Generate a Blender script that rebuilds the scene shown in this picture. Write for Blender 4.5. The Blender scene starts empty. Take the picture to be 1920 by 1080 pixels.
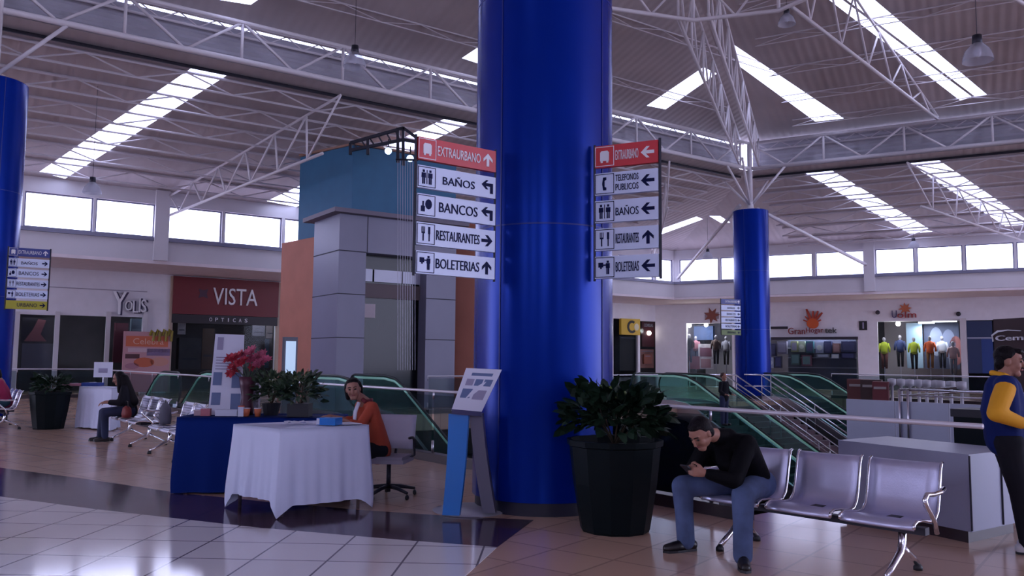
import bpy, bmesh, math, random
from math import sin, cos, pi, radians, sqrt, atan2
from mathutils import Vector as V, Matrix, Quaternion
from mathutils.geometry import tessellate_polygon
random.seed(7)
C = bpy.context.scene
COL = C.collection

# ------------------------------------------------------------------ camera
FPX, PITCH, ROLL, EYE = 1540.0, radians(5.01), radians(0.5), V((0, 0, 1.5))
cam_d = bpy.data.cameras.new('camera')
cam_d.sensor_width = 36.0
cam_d.lens = 36.0 * FPX / 1920.0
cam_d.clip_start = 0.1
cam_d.clip_end = 500
cam = bpy.data.objects.new('camera', cam_d)
CAMR = (Matrix.Rotation(pi / 2 + PITCH, 4, 'X') @ Matrix.Rotation(ROLL, 4, 'Z'))
cam.matrix_world = Matrix.Translation(EYE) @ CAMR
COL.objects.link(cam)
C.camera = cam

# ------------------------------------------------------------------ world, exposure
w = bpy.data.worlds.new('sky')
C.world = w
w.use_nodes = True
bg = w.node_tree.nodes['Background']
bg.inputs[0].default_value = (0.66, 0.69, 1.0, 1)
bg.inputs[1].default_value = 5.6
C.view_settings.view_transform = 'Standard'
C.view_settings.look = 'None'
C.view_settings.exposure = 0.18
C.view_settings.gamma = 1.0
C.view_settings.use_curve_mapping = False
try:
    C.cycles.use_denoising = True
    C.cycles.max_bounces = 8
    C.cycles.transparent_max_bounces = 24
    C.cycles.sample_clamp_indirect = 4.0
except Exception:
    pass


def area(name, loc, target, sx, sy, power, col):
    l = bpy.data.lights.new(name, 'AREA')
    l.shape = 'RECTANGLE'
    l.size, l.size_y, l.energy, l.color = sx, sy, power, col
    o = bpy.data.objects.new(name, l)
    o.location = loc
    o.rotation_euler = (V(target) - V(loc)).to_track_quat('-Z', 'Y').to_euler()
    COL.objects.link(o)
    return o


# added area lamps standing in for daylight at the unseen windows behind the viewer
area('added_daylight_back', (4, -17.5, 6.4), (6, 10, 3.0), 44, 3.2, 2600, (0.68, 0.70, 1.0))
area('added_daylight_side', (-34.5, -3, 6.4), (0, 8, 2.0), 20, 3.0, 1200, (0.68, 0.70, 1.0))

# ------------------------------------------------------------------ pixel helpers (1920x1080)


def ray(px, py):
    return (CAMR.to_3x3() @ V(((px - 960) / FPX, (540 - py) / FPX, -1.0))).normalized()


def at(px, py, Y):
    d = ray(px, py)
    return EYE + d * (Y / d.y)


def onz(px, py, z=0.0):
    d = ray(px, py)
    return EYE + d * ((z - EYE.z) / d.z)


def onp(px, py, p0, n):
    d = ray(px, py)
    return EYE + d * ((V(p0) - EYE).dot(n) / d.dot(n))


# ------------------------------------------------------------------ materials
MATS = {}


def mat(name, col, rough=0.6, metal=0.0, spec=0.5, var=0.0, vscale=3.0, bump=0.0, bscale=40.0,
        emit=None, estr=0.0, coat=0.0, trans=0.0):
    if name in MATS:
        return MATS[name]
    m = bpy.data.materials.new(name)
    m.use_nodes = True
    nt = m.node_tree
    b = nt.nodes['Principled BSDF']
    b.inputs['Base Color'].default_value = (*col, 1)
    b.inputs['Roughness'].default_value = rough
    b.inputs['Metallic'].default_value = metal
    b.inputs['Specular IOR Level'].default_value = spec
    b.inputs['Coat Weight'].default_value = coat
    b.inputs['Coat Roughness'].default_value = 0.1
    tc = nt.nodes.new('ShaderNodeTexCoord')
    if var > 0:
        n = nt.nodes.new('ShaderNodeTexNoise')
        n.inputs['Scale'].default_value = vscale
        n.inputs['Detail'].default_value = 4
        nt.links.new(tc.outputs['Object'], n.inputs['Vector'])
        r = nt.nodes.new('ShaderNodeValToRGB')
        r.color_ramp.elements[0].position = 0.3
        r.color_ramp.elements[1].position = 0.7
        r.color_ramp.elements[0].color = (*[c * (1 - var) for c in col], 1)
        r.color_ramp.elements[1].color = (*[min(1, c * (1 + var)) for c in col], 1)
        nt.links.new(n.outputs['Fac'], r.inputs['Fac'])
        nt.links.new(r.outputs['Color'], b.inputs['Base Color'])
    if bump > 0:
        n2 = nt.nodes.new('ShaderNodeTexNoise')
        n2.inputs['Scale'].default_value = bscale
        nt.links.new(tc.outputs['Object'], n2.inputs['Vector'])
        bp = nt.nodes.new('ShaderNodeBump')
        bp.inputs['Strength'].default_value = bump
        bp.inputs['Distance'].default_value = 0.02
        nt.links.new(n2.outputs['Fac'], bp.inputs['Height'])
        nt.links.new(bp.outputs['Normal'], b.inputs['Normal'])
    if emit:
        b.inputs['Emission Color'].default_value = (*emit, 1)
        b.inputs['Emission Strength'].default_value = estr
    MATS[name] = m
    return m


def see_mat(name, tint, gloss_col, fac, rough=0.05):
    """thin clear sheet: mostly see-through, a little sheen"""
    if name in MATS:
        return MATS[name]
    m = bpy.data.materials.new(name)
    m.use_nodes = True
    nt = m.node_tree
    nt.nodes.clear()
    out = nt.nodes.new('ShaderNodeOutputMaterial')
    t = nt.nodes.new('ShaderNodeBsdfTransparent')
    t.inputs[0].default_value = (*tint, 1)
    g = nt.nodes.new('ShaderNodeBsdfPrincipled')
    g.inputs['Base Color'].default_value = (*gloss_col, 1)
    g.inputs['Roughness'].default_value = rough
    mx = nt.nodes.new('ShaderNodeMixShader')
    mx.inputs[0].default_value = fac
    nt.links.new(t.outputs[0], mx.inputs[1])
    nt.links.new(g.outputs[0], mx.inputs[2])
    nt.links.new(mx.outputs[0], out.inputs[0])
    MATS[name] = m
    return m


def corr_mat(name, col, ang, period, bump=0.6, var=0.12):
    """corrugated sheet: ridges run along the horizontal direction `ang` (radians)"""
    m = bpy.data.materials.new(name)
    m.use_nodes = True
    nt = m.node_tree
    b = nt.nodes['Principled BSDF']
    b.inputs['Roughness'].default_value = 0.55
    tc = nt.nodes.new('ShaderNodeTexCoord')
    mp = nt.nodes.new('ShaderNodeMapping')
    mp.inputs['Rotation'].default_value = (0, 0, -ang)
    nt.links.new(tc.outputs['Object'], mp.inputs['Vector'])
    wv = nt.nodes.new('ShaderNodeTexWave')
    wv.bands_direction = 'Y'
    wv.inputs['Scale'].default_value = 1.0 / period / 3.18
    wv.inputs['Distortion'].default_value = 0.0
    nt.links.new(mp.outputs[0], wv.inputs['Vector'])
    bp = nt.nodes.new('ShaderNodeBump')
    bp.inputs['Strength'].default_value = bump
    bp.inputs['Distance'].default_value = 0.05
    nt.links.new(wv.outputs['Fac'], bp.inputs['Height'])
    nt.links.new(bp.outputs['Normal'], b.inputs['Normal'])
    n = nt.nodes.new('ShaderNodeTexNoise')
    n.inputs['Scale'].default_value = 0.5
    n.inputs['Detail'].default_value = 5
    nt.links.new(mp.outputs[0], n.inputs['Vector'])
    r = nt.nodes.new('ShaderNodeValToRGB')
    r.color_ramp.elements[0].position = 0.3
    r.color_ramp.elements[1].position = 0.7
    r.color_ramp.elements[0].color = (*[c * (1 - var) for c in col], 1)
    r.color_ramp.elements[1].color = (*[c * (1 + var) for c in col], 1)
    nt.links.new(n.outputs['Fac'], r.inputs['Fac'])
    nt.links.new(r.outputs['Color'], b.inputs['Base Color'])
    MATS[name] = m
    return m


def tile_mat(name, col, grout, ang, size, rough, var=0.08, gw=0.012):
    m = bpy.data.materials.new(name)
    m.use_nodes = True
    nt = m.node_tree
    b = nt.nodes['Principled BSDF']
    b.inputs['Specular IOR Level'].default_value = 0.5
    geo = nt.nodes.new('ShaderNodeNewGeometry')
    mp = nt.nodes.new('ShaderNodeMapping')
    mp.vector_type = 'POINT'
    mp.inputs['Rotation'].default_value = (0, 0, ang)
    nt.links.new(geo.outputs['Position'], mp.inputs['Vector'])
    br = nt.nodes.new('ShaderNodeTexBrick')
    br.offset = 0.0
    br.inputs['Scale'].default_value = 1.0
    br.inputs['Mortar Size'].default_value = gw
    br.inputs['Mortar Smooth'].default_value = 0.2
    br.inputs['Brick Width'].default_value = size
    br.inputs['Row Height'].default_value = size
    br.inputs['Color1'].default_value = (*[c * (1 - var) for c in col], 1)
    br.inputs['Color2'].default_value = (*[c * (1 + var) for c in col], 1)
    br.inputs['Mortar'].default_value = (*grout, 1)
    nt.links.new(mp.outputs[0], br.inputs['Vector'])
    nt.links.new(br.outputs['Color'], b.inputs['Base Color'])
    n = nt.nodes.new('ShaderNodeTexNoise')
    n.inputs['Scale'].default_value = 2.0
    nt.links.new(mp.outputs[0], n.inputs['Vector'])
    mr = nt.nodes.new('ShaderNodeMapRange')
    mr.inputs['To Min'].default_value = rough * 0.8
    mr.inputs['To Max'].default_value = rough * 1.25
    nt.links.new(n.outputs['Fac'], mr.inputs['Value'])
    nt.links.new(mr.outputs[0], b.inputs['Roughness'])
    MATS[name] = m
    return m


def dots_mat(name, base, hole, scale, metal=0.9, rough=0.35, size=0.35):
    """perforated sheet metal"""
    m = bpy.data.materials.new(name)
    m.use_nodes = True
    nt = m.node_tree
    b = nt.nodes['Principled BSDF']
    b.inputs['Metallic'].default_value = metal
    b.inputs['Roughness'].default_value = rough
    tc = nt.nodes.new('ShaderNodeTexCoord')
    vo = nt.nodes.new('ShaderNodeTexVoronoi')
    vo.inputs['Scale'].default_value = scale
    vo.inputs['Randomness'].default_value = 0.0
    nt.links.new(tc.outputs['Object'], vo.inputs['Vector'])
    r = nt.nodes.new('ShaderNodeValToRGB')
    r.color_ramp.interpolation = 'CONSTANT'
    r.color_ramp.elements[0].position = 0.0
    r.color_ramp.elements[0].color = (*hole, 1)
    r.color_ramp.elements[1].position = size
    r.color_ramp.elements[1].color = (*base, 1)
    nt.links.new(vo.outputs['Distance'], r.inputs['Fac'])
    nt.links.new(r.outputs['Color'], b.inputs['Base Color'])
    MATS[name] = m
    return m


white_paint = mat('white_paint', (0.62, 0.60, 0.64), 0.7, var=0.04, vscale=0.7)
shop_paint = mat('shop_wall_paint', (0.80, 0.79, 0.86), 0.7, var=0.03)
band_paint = mat('beige_soffit', (0.74, 0.66, 0.70), 0.8, var=0.05)
joist_paint = mat('joist_paint', (0.56, 0.52, 0.56), 0.6)
truss_paint = mat('truss_paint', (0.66, 0.62, 0.66), 0.5)
col_blue = mat('column_blue', (0.0005, 0.014, 0.205), 0.24, spec=0.8, var=0.08, vscale=1.2)
col_blue.node_tree.nodes['Principled BSDF'].inputs['Specular Tint'].default_value = (0.06, 0.16, 1.0, 1)
col_base = mat('column_base', (0.01, 0.01, 0.03), 0.5)
col_seam = mat('column_seam', (0.003, 0.012, 0.18), 0.4)
glass_win = see_mat('window_glass', (0.97, 0.97, 1.0), (0.8, 0.85, 1.0), 0.06)
glass_rail = see_mat('rail_glass', (0.74, 0.80, 0.82), (0.04, 0.06, 0.07), 0.12)
glass_esc = see_mat('escalator_glass', (0.68, 0.88, 0.83), (0.08, 0.20, 0.18), 0.14)
glass_dark = see_mat('dark_glass', (0.10, 0.10, 0.14), (0.012, 0.012, 0.02), 0.5, .2)
glass_shop = see_mat('shop_glass', (0.85, 0.88, 0.9), (0.03, 0.04, 0.05), 0.12)
polycarb = see_mat('skylight_sheet', (0.80, 0.82, 0.86), (0.95, 0.95, 1.0), 0.15, 0.5)
acrylic = see_mat('lamp_acrylic', (0.72, 0.74, 0.80), (0.75, 0.75, 0.85), 0.35, 0.15)
dark_metal = mat('dark_metal', (0.03, 0.03, 0.045), 0.45, 0.5)
black_plastic = mat('black_plastic', (0.012, 0.012, 0.018), 0.5)
steel = mat('steel', (0.55, 0.53, 0.60), 0.28, 0.95)
chrome = mat('chrome', (0.75, 0.74, 0.80), 0.15, 1.0)
seat_metal = mat('brushed_seat_metal', (0.62, 0.62, 0.82), 0.40, 0.75, var=.06, vscale=5, bump=.05, bscale=120)
seat_metal2 = dots_mat('perforated_metal_coarse', (0.66, 0.66, 0.76), (0.10, 0.10, 0.16), 26, rough=0.36, size=0.42)
grey_panel = mat('grey_cladding', (0.20, 0.20, 0.29), 0.45, var=0.05, vscale=0.8)
groove = mat('groove', (0.03, 0.03, 0.05), 0.7)
teal = mat('teal_paint', (0.012, 0.115, 0.235), 0.55, var=0.05)
orange_wall = mat('orange_plaster', (0.43, 0.165, 0.115), 0.75, var=0.08, vscale=1.2)
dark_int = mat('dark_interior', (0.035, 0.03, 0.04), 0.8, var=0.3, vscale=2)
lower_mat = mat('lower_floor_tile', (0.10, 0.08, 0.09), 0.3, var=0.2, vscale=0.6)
curb_mat = mat('curb_stone', (0.035, 0.02, 0.025), 0.35)
fascia_w = mat('laminate_white', (0.34, 0.36, 0.48), 0.4, var=0.03)
rubber = mat('handrail_rubber', (0.01, 0.012, 0.015), 0.4)
esc_edge = mat('escalator_green_edge', (0.34, 0.58, 0.52), 0.3, spec=0.8, emit=(0.26, 0.62, 0.52), estr=0.14)  # faint glow put into the material for light caught by the glass edge
sign_white = mat('sign_white', (0.68, 0.77, 1.0), 0.35)
sign_red = mat('sign_red', (0.62, 0.035, 0.05), 0.35)
sign_ink = mat('sign_ink', (0.006, 0.010, 0.06), 0.5, spec=0.1)
sign_lav = mat('sign_blue_header', (0.04, 0.06, 0.28), 0.4)
sign_yellow = mat('sign_yellow', (0.45, 0.42, 0.03), 0.4)
letter_white = mat('letter_white', (0.80, 0.80, 0.86), 0.35)
cloth_white = mat('cloth_white', (0.66, 0.70, 0.90), 0.85, bump=0.15, bscale=6)
cloth_blue = mat('cloth_blue', (0.004, 0.022, 0.17), 0.85, spec=0.12, bump=0.15, bscale=6)
skin = mat('skin', (0.36, 0.17, 0.12), 0.55, var=0.06, vscale=12)
hair_m = mat('hair', (0.008, 0.006, 0.008), 0.45, spec=0.12, bump=0.4, bscale=90)
lips = mat('lips', (0.28, 0.08, 0.08), 0.5)
eye_m = mat('eyes', (0.02, 0.012, 0.01), 0.2)
jacket_black = mat('jacket_black', (0.003, 0.003, 0.005), 0.75, spec=0.12, bump=0.2, bscale=18)
jeans = mat('jeans', (0.07, 0.105, 0.22), 0.85, var=0.35, vscale=5, bump=0.15, bscale=20)
jeans_dark = mat('jeans_dark', (0.02, 0.03, 0.08), 0.85, var=0.2)
shoe_m = mat('shoe_leather', (0.008, 0.006, 0.008), 0.35)
shoe_w = mat('shoe_white', (0.6, 0.58, 0.6), 0.5)
cardigan = mat('cardigan_orange', (0.42, 0.065, 0.03), 0.85, bump=0.25, bscale=25)
vest_blue = mat('vest_blue', (0.01, 0.022, 0.13), 0.7, spec=0.12, bump=0.2, bscale=16)
yellow_m = mat('sleeve_yellow', (0.78, 0.36, 0.015), 0.8, bump=0.2, bscale=18)
pink_m = mat('shirt_pink', (0.42, 0.03, 0.11), 0.8)
dark_cloth = mat('dark_cloth', (0.014, 0.014, 0.02), 0.85, spec=0.15)
leaf_dark = mat('leaf_dark', (0.010, 0.026, 0.014), 0.5, spec=0.2, var=0.4, vscale=6)
leaf_mid = mat('leaf_mid', (0.03, 0.06, 0.03), 0.5, var=0.5, vscale=8)
soil = mat('soil', (0.02, 0.013, 0.01), 0.95)
planter_m = mat('planter_plastic', (0.004, 0.008, 0.010), 0.45, spec=0.12)
maroon = mat('maroon_panel', (0.16, 0.012, 0.02), 0.5)
flower_red = mat('petal_red', (0.45, 0.03, 0.06), 0.6, var=0.3, vscale=20)
flower_pink = mat('petal_pink', (0.50, 0.10, 0.19), 0.6, var=0.3, vscale=20)
paper = mat('paper', (0.66, 0.68, 0.82), 0.6)
print_blue = mat('print_blue', (0.12, 0.17, 0.33), 0.6)
print_grey = mat('print_grey', (0.30, 0.28, 0.42), 0.6)
bright_blue = mat('acrylic_blue', (0.02, 0.19, 0.62), 0.25)
orange_m = mat('orange_paint', (0.62, 0.10, 0.015), 0.5)
red_m = mat('red_paint', (0.42, 0.02, 0.02), 0.5)
gold_m = mat('yellow_sign', (0.72, 0.48, 0.05), 0.5)
tube_light = mat('lamp_glow', (1, 1, 1), 0.5, emit=(0.9, 0.92, 1.0), estr=9.0)
warm_light = mat('warm_lamp', (1, 1, 1), 0.5, emit=(1.0, 0.9, 0.8), estr=9.0)
blue_light = mat('blue_lamp', (0.4, 0.6, 1), 0.5, emit=(0.35, 0.55, 1.0), estr=5.0)

# ------------------------------------------------------------------ mesh builder
PM = {}          # world matrices of thing empties


class MB:
    def __init__(s, T=None):
        s.v, s.f, s.T = [], [], T

    def add(s, vs, fs):
        n = len(s.v)
        for p in vs:
            p = V(p)
            s.v.append(s.T @ p if s.T else p)
        s.f += [tuple(i + n for i in f) for f in fs]
        return s

    def box(s, c, size, rz=0.0, R=None):
        hx, hy, hz = size[0] / 2, size[1] / 2, size[2] / 2
        R = R or Matrix.Rotation(rz, 3, 'Z')
        c = V(c)
        vs = [c + R @ V((x * hx, y * hy, z * hz)) for z in (-1, 1) for y in (-1, 1) for x in (-1, 1)]
        return s.add(vs, [(0, 2, 3, 1), (4, 5, 7, 6), (0, 1, 5, 4), (2, 6, 7, 3), (0, 4, 6, 2), (1, 3, 7, 5)])

    def bbox(s, a, b):
        a, b = V(a), V(b)
        return s.box((a + b) / 2, b - a)

    def _fr(s, d):
        d = d.normalized()
        up = V((0, 0, 1)) if abs(d.z) < 0.98 else V((0, 1, 0))
        x = d.cross(up).normalized()
        return d, x, x.cross(d).normalized()

    def bar(s, p0, p1, w, h):
        p0, p1 = V(p0), V(p1)
        d, x, y = s._fr(p1 - p0)
        R = Matrix((x, d, y)).transposed()
        return s.box((p0 + p1) / 2, (w, (p1 - p0).length, h), R=R)

    def tube(s, p0, p1, r0, r1=None, n=10, caps=True):
        return s.path([p0, p1], [r0, r0 if r1 is None else r1], n, caps)

    def path(s, pts, r, n=10, caps=True, flat=1.0):
        pts = [V(p) for p in pts]
        if not isinstance(r, (list, tuple)):
            r = [r] * len(pts)
        vs, fs = [], []
        prev = None
        for i, p in enumerate(pts):
            d = (pts[min(i + 1, len(pts) - 1)] - pts[max(i - 1, 0)]).normalized()
            if prev is None:
                _, x, y = s._fr(d)
            else:
                x = (prev - d * prev.dot(d)).normalized()
                y = x.cross(d).normalized()
            prev = x
            for k in range(n):
                a = 2 * pi * k / n
                vs.append(p + x * (r[i] * cos(a)) + y * (r[i] * sin(a) * flat))
        for i in range(len(pts) - 1):
            for k in range(n):
                a, b = i * n + k, i * n + (k + 1) % n
                fs.append((a, b, b + n, a + n))
        if caps:
            fs.append(tuple(range(n - 1, -1, -1)))
            m = (len(pts) - 1) * n
            fs.append(tuple(range(m, m + n)))
        return s.add(vs, fs)

    def sph(s, c, r, sc=(1, 1, 1), n=12, m=8, R=None):
        c = V(c)
        vs, fs = [], []
        for j in range(m + 1):
            t = pi * j / m
            for k in range(n):
                a = 2 * pi * k / n
                q = V((r * sc[0] * sin(t) * cos(a), r * sc[1] * sin(t) * sin(a), r * sc[2] * cos(t)))
                vs.append(c + (R @ q if R else q))
        for j in range(m):
            for k in range(n):
                a, b = j * n + k, j * n + (k + 1) % n
                fs.append((a, a + n, b + n, b))
        return s.add(vs, fs)

    def cap(s, p0, r0, p1, r1, n=14):
        """tapered capsule"""
        p0, p1 = V(p0), V(p1)
        d = p1 - p0
        L = d.length
        d.normalize()
        pts, rr = [], []
        for k in range(5):
            t = pi / 2 * k / 4
            pts.append(p0 - d * (r0 * cos(t)))
            rr.append(max(0.0008, r0 * sin(t)))
        for k in range(5):
            t = pi / 2 * k / 4
            pts.append(p1 + d * (r1 * sin(t)))
            rr.append(max(0.0008, r1 * cos(t)))
        return s.path(pts, rr, n)

    def lathe(s, prof, c, n=24, sc=(1, 1)):
        c = V(c)
        vs, fs = [], []
        for (r, z) in prof:
            for k in range(n):
                a = 2 * pi * k / n
                vs.append(c + V((r * cos(a) * sc[0], r * sin(a) * sc[1], z)))
        for i in range(len(prof) - 1):
            for k in range(n):
                a, b = i * n + k, i * n + (k + 1) % n
                fs.append((a, b, b + n, a + n))
        return s.add(vs, fs)

    def prism(s, pts, ext):
        """flat polygon (ordered) extruded by vector ext; concave allowed"""
        pts = [V(p) for p in pts]
        ext = V(ext)
        n = len(pts)
        tri = tessellate_polygon([pts])
        fs = [tuple(t) for t in tri] + [tuple(i + n for i in reversed(t)) for t in tri]
        fs += [(i, (i + 1) % n, (i + 1) % n + n, i + n) for i in range(n)]
        return s.add(pts + [p + ext for p in pts], fs)

    def build(s, name, m, parent=None, smooth=False, mods=None):
        me = bpy.data.meshes.new(name)
        if parent is not None:
            inv = PM[parent.name].inverted()
            vs = [inv @ p for p in s.v]
            off = None
        else:
            xs = [p.x for p in s.v]; ys = [p.y for p in s.v]; zs = [p.z for p in s.v]
            off = V(((min(xs) + max(xs)) / 2, (min(ys) + max(ys)) / 2, min(zs)))
            vs = [p - off for p in s.v]
        me.from_pydata([tuple(p) for p in vs], [], s.f)
        me.update()
        if mods != 'keep':
            bm = bmesh.new()
            bm.from_mesh(me)
            bmesh.ops.recalc_face_normals(bm, faces=bm.faces)
            bm.to_mesh(me)
            bm.free()
        if smooth:
            me.polygons.foreach_set('use_smooth', [True] * len(me.polygons))
            if smooth == 'auto':
                try:
                    me.set_sharp_from_angle(angle=radians(38))
                except Exception:
                    pass
        me.materials.append(m)
        o = bpy.data.objects.new(name, me)
        COL.objects.link(o)
        if parent is not None:
            o.parent = parent
            PM[o.name] = PM[parent.name].copy()
        else:
            o.location = off
            PM[o.name] = Matrix.Translation(off)
        return o


def tag(o, label, cat, group=None):
    o['label'] = label
    o['category'] = cat
    if group:
        o['group'] = group
    return o


def thing(name, label, cat, loc=(0, 0, 0), rz=0.0, group=None):
    o = bpy.data.objects.new(name, None)
    o.empty_display_size = 0.2
    COL.objects.link(o)
    o.location = loc
    o.rotation_euler = (0, 0, rz)
    PM[o.name] = Matrix.Translation(V(loc)) @ Matrix.Rotation(rz, 4, 'Z')
    return tag(o, label, cat, group)


def struct(o):
    o['kind'] = 'structure'
    return o


def copy_tree(o, parent=None):
    c = o.copy()
    COL.objects.link(c)
    c.parent = parent
    for ch in [x for x in COL.objects if x.parent == o]:
        copy_tree(ch, c)
    return c


def place_copy(o, label, loc, rz):
    c = copy_tree(o)
    c.location = loc
    c.rotation_euler = (0, 0, rz)
    c['label'] = label
    PM[c.name] = Matrix.Translation(V(loc)) @ Matrix.Rotation(rz, 4, 'Z')
    return c


def frame(o, xd):
    """local x along xd (horizontal), local y = away (into), z up"""
    x = V((xd[0], xd[1], 0)).normalized()
    y = V((-x.y, x.x, 0))
    R = Matrix(((x.x, y.x, 0), (x.y, y.y, 0), (0, 0, 1))).to_4x4()
    return Matrix.Translation(V(o)) @ R


def local(o):
    return MB(PM[o.name])


_TX = {}


def text_geo(body):
    if body in _TX:
        return _TX[body]
    cu = bpy.data.curves.new('tmp', 'FONT')
    cu.body = body
    cu.extrude = 0.03
    cu.offset = 0.0
    cu.resolution_u = 3
    o = bpy.data.objects.new('tmp', cu)
    COL.objects.link(o)
    dg = bpy.context.evaluated_depsgraph_get()
    me = bpy.data.meshes.new_from_object(o.evaluated_get(dg))
    vs = [v.co.copy() for v in me.vertices]
    fs = [tuple(p.vertices) for p in me.polygons]
    bpy.data.objects.remove(o)
    bpy.data.curves.remove(cu)
    bpy.data.meshes.remove(me)
    x0 = min(v.x for v in vs); x1 = max(v.x for v in vs)
    y0 = min(v.y for v in vs); y1 = max(v.y for v in vs)
    _TX[body] = ([V(((v.x - x0) / (x1 - x0), (v.y - y0) / (y1 - y0), v.z)) for v in vs], fs)
    return _TX[body]


def text(mb, body, T, x0, x1, z0, z1, d=0.006, y=0.0, bold=0.0):
    """lettering in the frame T, on its local xz plane facing -y"""
    vs, fs = text_geo(body)
    mb.add([T @ V((x0 + v.x * (x1 - x0), y - d - v.z / 0.03 * d, z0 + v.y * (z1 - z0))) for v in vs], fs)
    return mb


def rect(mb, T, x0, x1, z0, z1, y=0.0, d=0.004):
    vs = [T @ V(p) for p in ((x0, y - d, z0), (x1, y - d, z0), (x1, y - d, z1), (x0, y - d, z1),
                             (x0, y, z0), (x1, y, z0), (x1, y, z1), (x0, y, z1))]
    return mb.add(vs, [(0, 1, 2, 3), (4, 7, 6, 5), (0, 4, 5, 1), (3, 2, 6, 7), (0, 3, 7, 4), (1, 5, 6, 2)])


def flatpoly(mb, T, pts, y=0.0, d=0.004):
    P = [T @ V((p[0], y, p[1])) for p in pts]
    e = (T.to_3x3() @ V((0, -d, 0)))
    return mb.prism(P, e)


# ------------------------------------------------------------------ ground plan
def bear(deg):
    return V((sin(radians(deg)), cos(radians(deg)), 0))


K = at(1407, 390, 34.6); K.z = 0                      # far column
KL = V((-12.35, 19.0, 0))                             # left column
DL = (K - KL).normalized()                            # along left truss / left wall
NL = V((DL.y, -DL.x, 0))                              # towards the hall
DR = bear(119)                                        # along right truss / right wall
NR = V((-DR.y, DR.x, 0)) * -1.0                       # towards the hall
if NR.dot(-K) < 0:
    NR = -NR
CN = V((9.1, 46.0, 0))                                # corner of the hall
R0 = V((1.53, 8.9, 0))                                # near handrail line
U = V((.616, -.788, 0)).normalized()
W_ = V((.788, .616, 0)).normalized()


def uv(u, v, z=0.0):
    return R0 + U * u + W_ * v + V((0, 0, z))


ZT = 9.75        # bottom chord of trusses
ZTT = 10.85      # top chord
ZRI = 11.15      # start of the upper roof
ZRO = 9.65       # top of the lower roof at the truss
ZW = 7.72        # lower roof at the wall
ZS, ZWT = 5.95, 7.2   # window sill / head
ZSOF = 5.08      # soffit


def poly3(p0, a, b):
    """plane through p0 with directions a,b -> (p0, normal, z function)"""
    n = a.cross(b).normalized()

    def z(x, y):
        return p0.z - (n.x * (x - p0.x) + n.y * (y - p0.y)) / n.z
    return p0, n, z


HIPP = at(1347, 100, 28.0)
KI = K + V((0, 0, ZRI))
HIP = (HIPP - KI)
P_IL = poly3(KI, DL, HIP)
P_IR = poly3(KI, DR, HIP)
KO = K + V((0, 0, ZRO))
P_OL = poly3(KO, DL, CN + V((0, 0, ZW)) - KO)
P_OR = poly3(KO, DR, CN + V((0, 0, ZW)) - KO)


# outer edge of the upper roof, overhanging the upright sheets
OH = .62
_a, _b = K - NL * OH, K - NR * OH
_den = DL.x * DR.y - DL.y * DR.x
KX = _a + DL * (((_b.x - _a.x) * DR.y - (_b.y - _a.y) * DR.x) / _den)


def lift(pl, p):
    return V((p[0], p[1], pl[2](p[0], p[1])))


def sky_quad(pl, pix):
    return [onp(x, y, pl[0], pl[1]) for x, y in pix]


def order(q):
    c = sum(q, V((0, 0, 0))) / 4
    return sorted(q, key=lambda p: atan2(p.y - c.y, p.x - c.x))


rib_l = corr_mat('roof_sheet_left', (0.43, 0.38, 0.39), atan2(NL.y, NL.x), 0.30, .28)
rib_r = corr_mat('roof_sheet_right', (0.43, 0.38, 0.39), atan2(NR.y, NR.x), 0.30, .28)
fas_l = corr_mat('fascia_sheet_left', (0.40, 0.39, 0.45), 0, 0.3)


def roof(name, pl, xy, skys, m, drop, jdir, jn, jspace, jcount, jlen0, jlen1, off0, zz=True, jr=0.03):
    outer = [lift(pl, p) for p in xy]
    quads = []
    for q in skys:
        q = sky_quad(pl, q)
        if pl is P_OL or pl is P_OR:
            n_ = NL if pl is P_OL else NR
            q = [lift(pl, p - n_ * ((p - K).dot(n_) + .64)) if (p - K).dot(n_) > -.64 else p for p in q]
        quads.append(order(q))
    tri = tessellate_polygon([outer] + quads)
    allp = outer[:]
    for q in quads:
        allp += q
    mb = MB()
    mb.add(allp, [tuple(t) for t in tri])
    o = mb.build(name, m, mods='keep')
    struct(o)
    for q in quads:
        s = MB()
        s.add(q, [(0, 1, 2, 3)])
        s.build('skylight', polycarb, o, mods='keep')
    # open web joists hung under the sheet
    for i in range(jcount):
        off = off0 + jspace * i
        a = pl[0] + jn * off + jdir * jlen0
        b = pl[0] + jn * off + jdir * jlen1
        a = lift(pl, a); b = lift(pl, b)
        j = MB()
        dn = V((0, 0, -drop))
        j.tube(a + V((0, 0, -.05)), b + V((0, 0, -.05)), jr * 1.3, n=5)
        j.tube(a + dn, b + dn, jr, n=5)
        jo = j.build('joist', joist_paint, o)
        if zz:
            n = int((b - a).length / 1.25)
            pts = []
            for k in range(n + 1):
                p = a.lerp(b, k / n)
                pts.append(p + (V((0, 0, -.06)) if k % 2 else dn))
            l = MB()
            l.path(pts, jr * .75, n=4)
            l.build('lacing', joist_paint, jo)
    return o


CX = K + (CN - K) * 1.03
# lower roof, left wing and right wing
roof('ceiling', P_OL, [K, K - DL * 52, CX - DL * 52, CX],
     [[(74, 322), (122, 335), (441, 120), (372, 108)],
      [(500, 377), (556, 388), (894, 219), (853, 208)],
      [(1206, 441), (1222, 446), (1318, 411), (1306, 406)]],
     rib_l, 0.46, DL, -NL, 1.5, 6, -52, 0.0, 0.9, jr=0.034)
roof('ceiling', P_OR, [K, CX, CX + DR * 46, K + DR * 46],
     [[(1502, 312), (1706, 438), (1750, 434), (1551, 303)],
      [(1698, 287), (1885, 424), (1936, 420), (1755, 280)],
      [(1330, 405), (1352, 418), (1369, 417), (1350, 405)]],
     rib_r, 0.46, DR, -NR, 1.5, 6, 0.0, 46, 0.9, jr=0.034)
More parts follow.
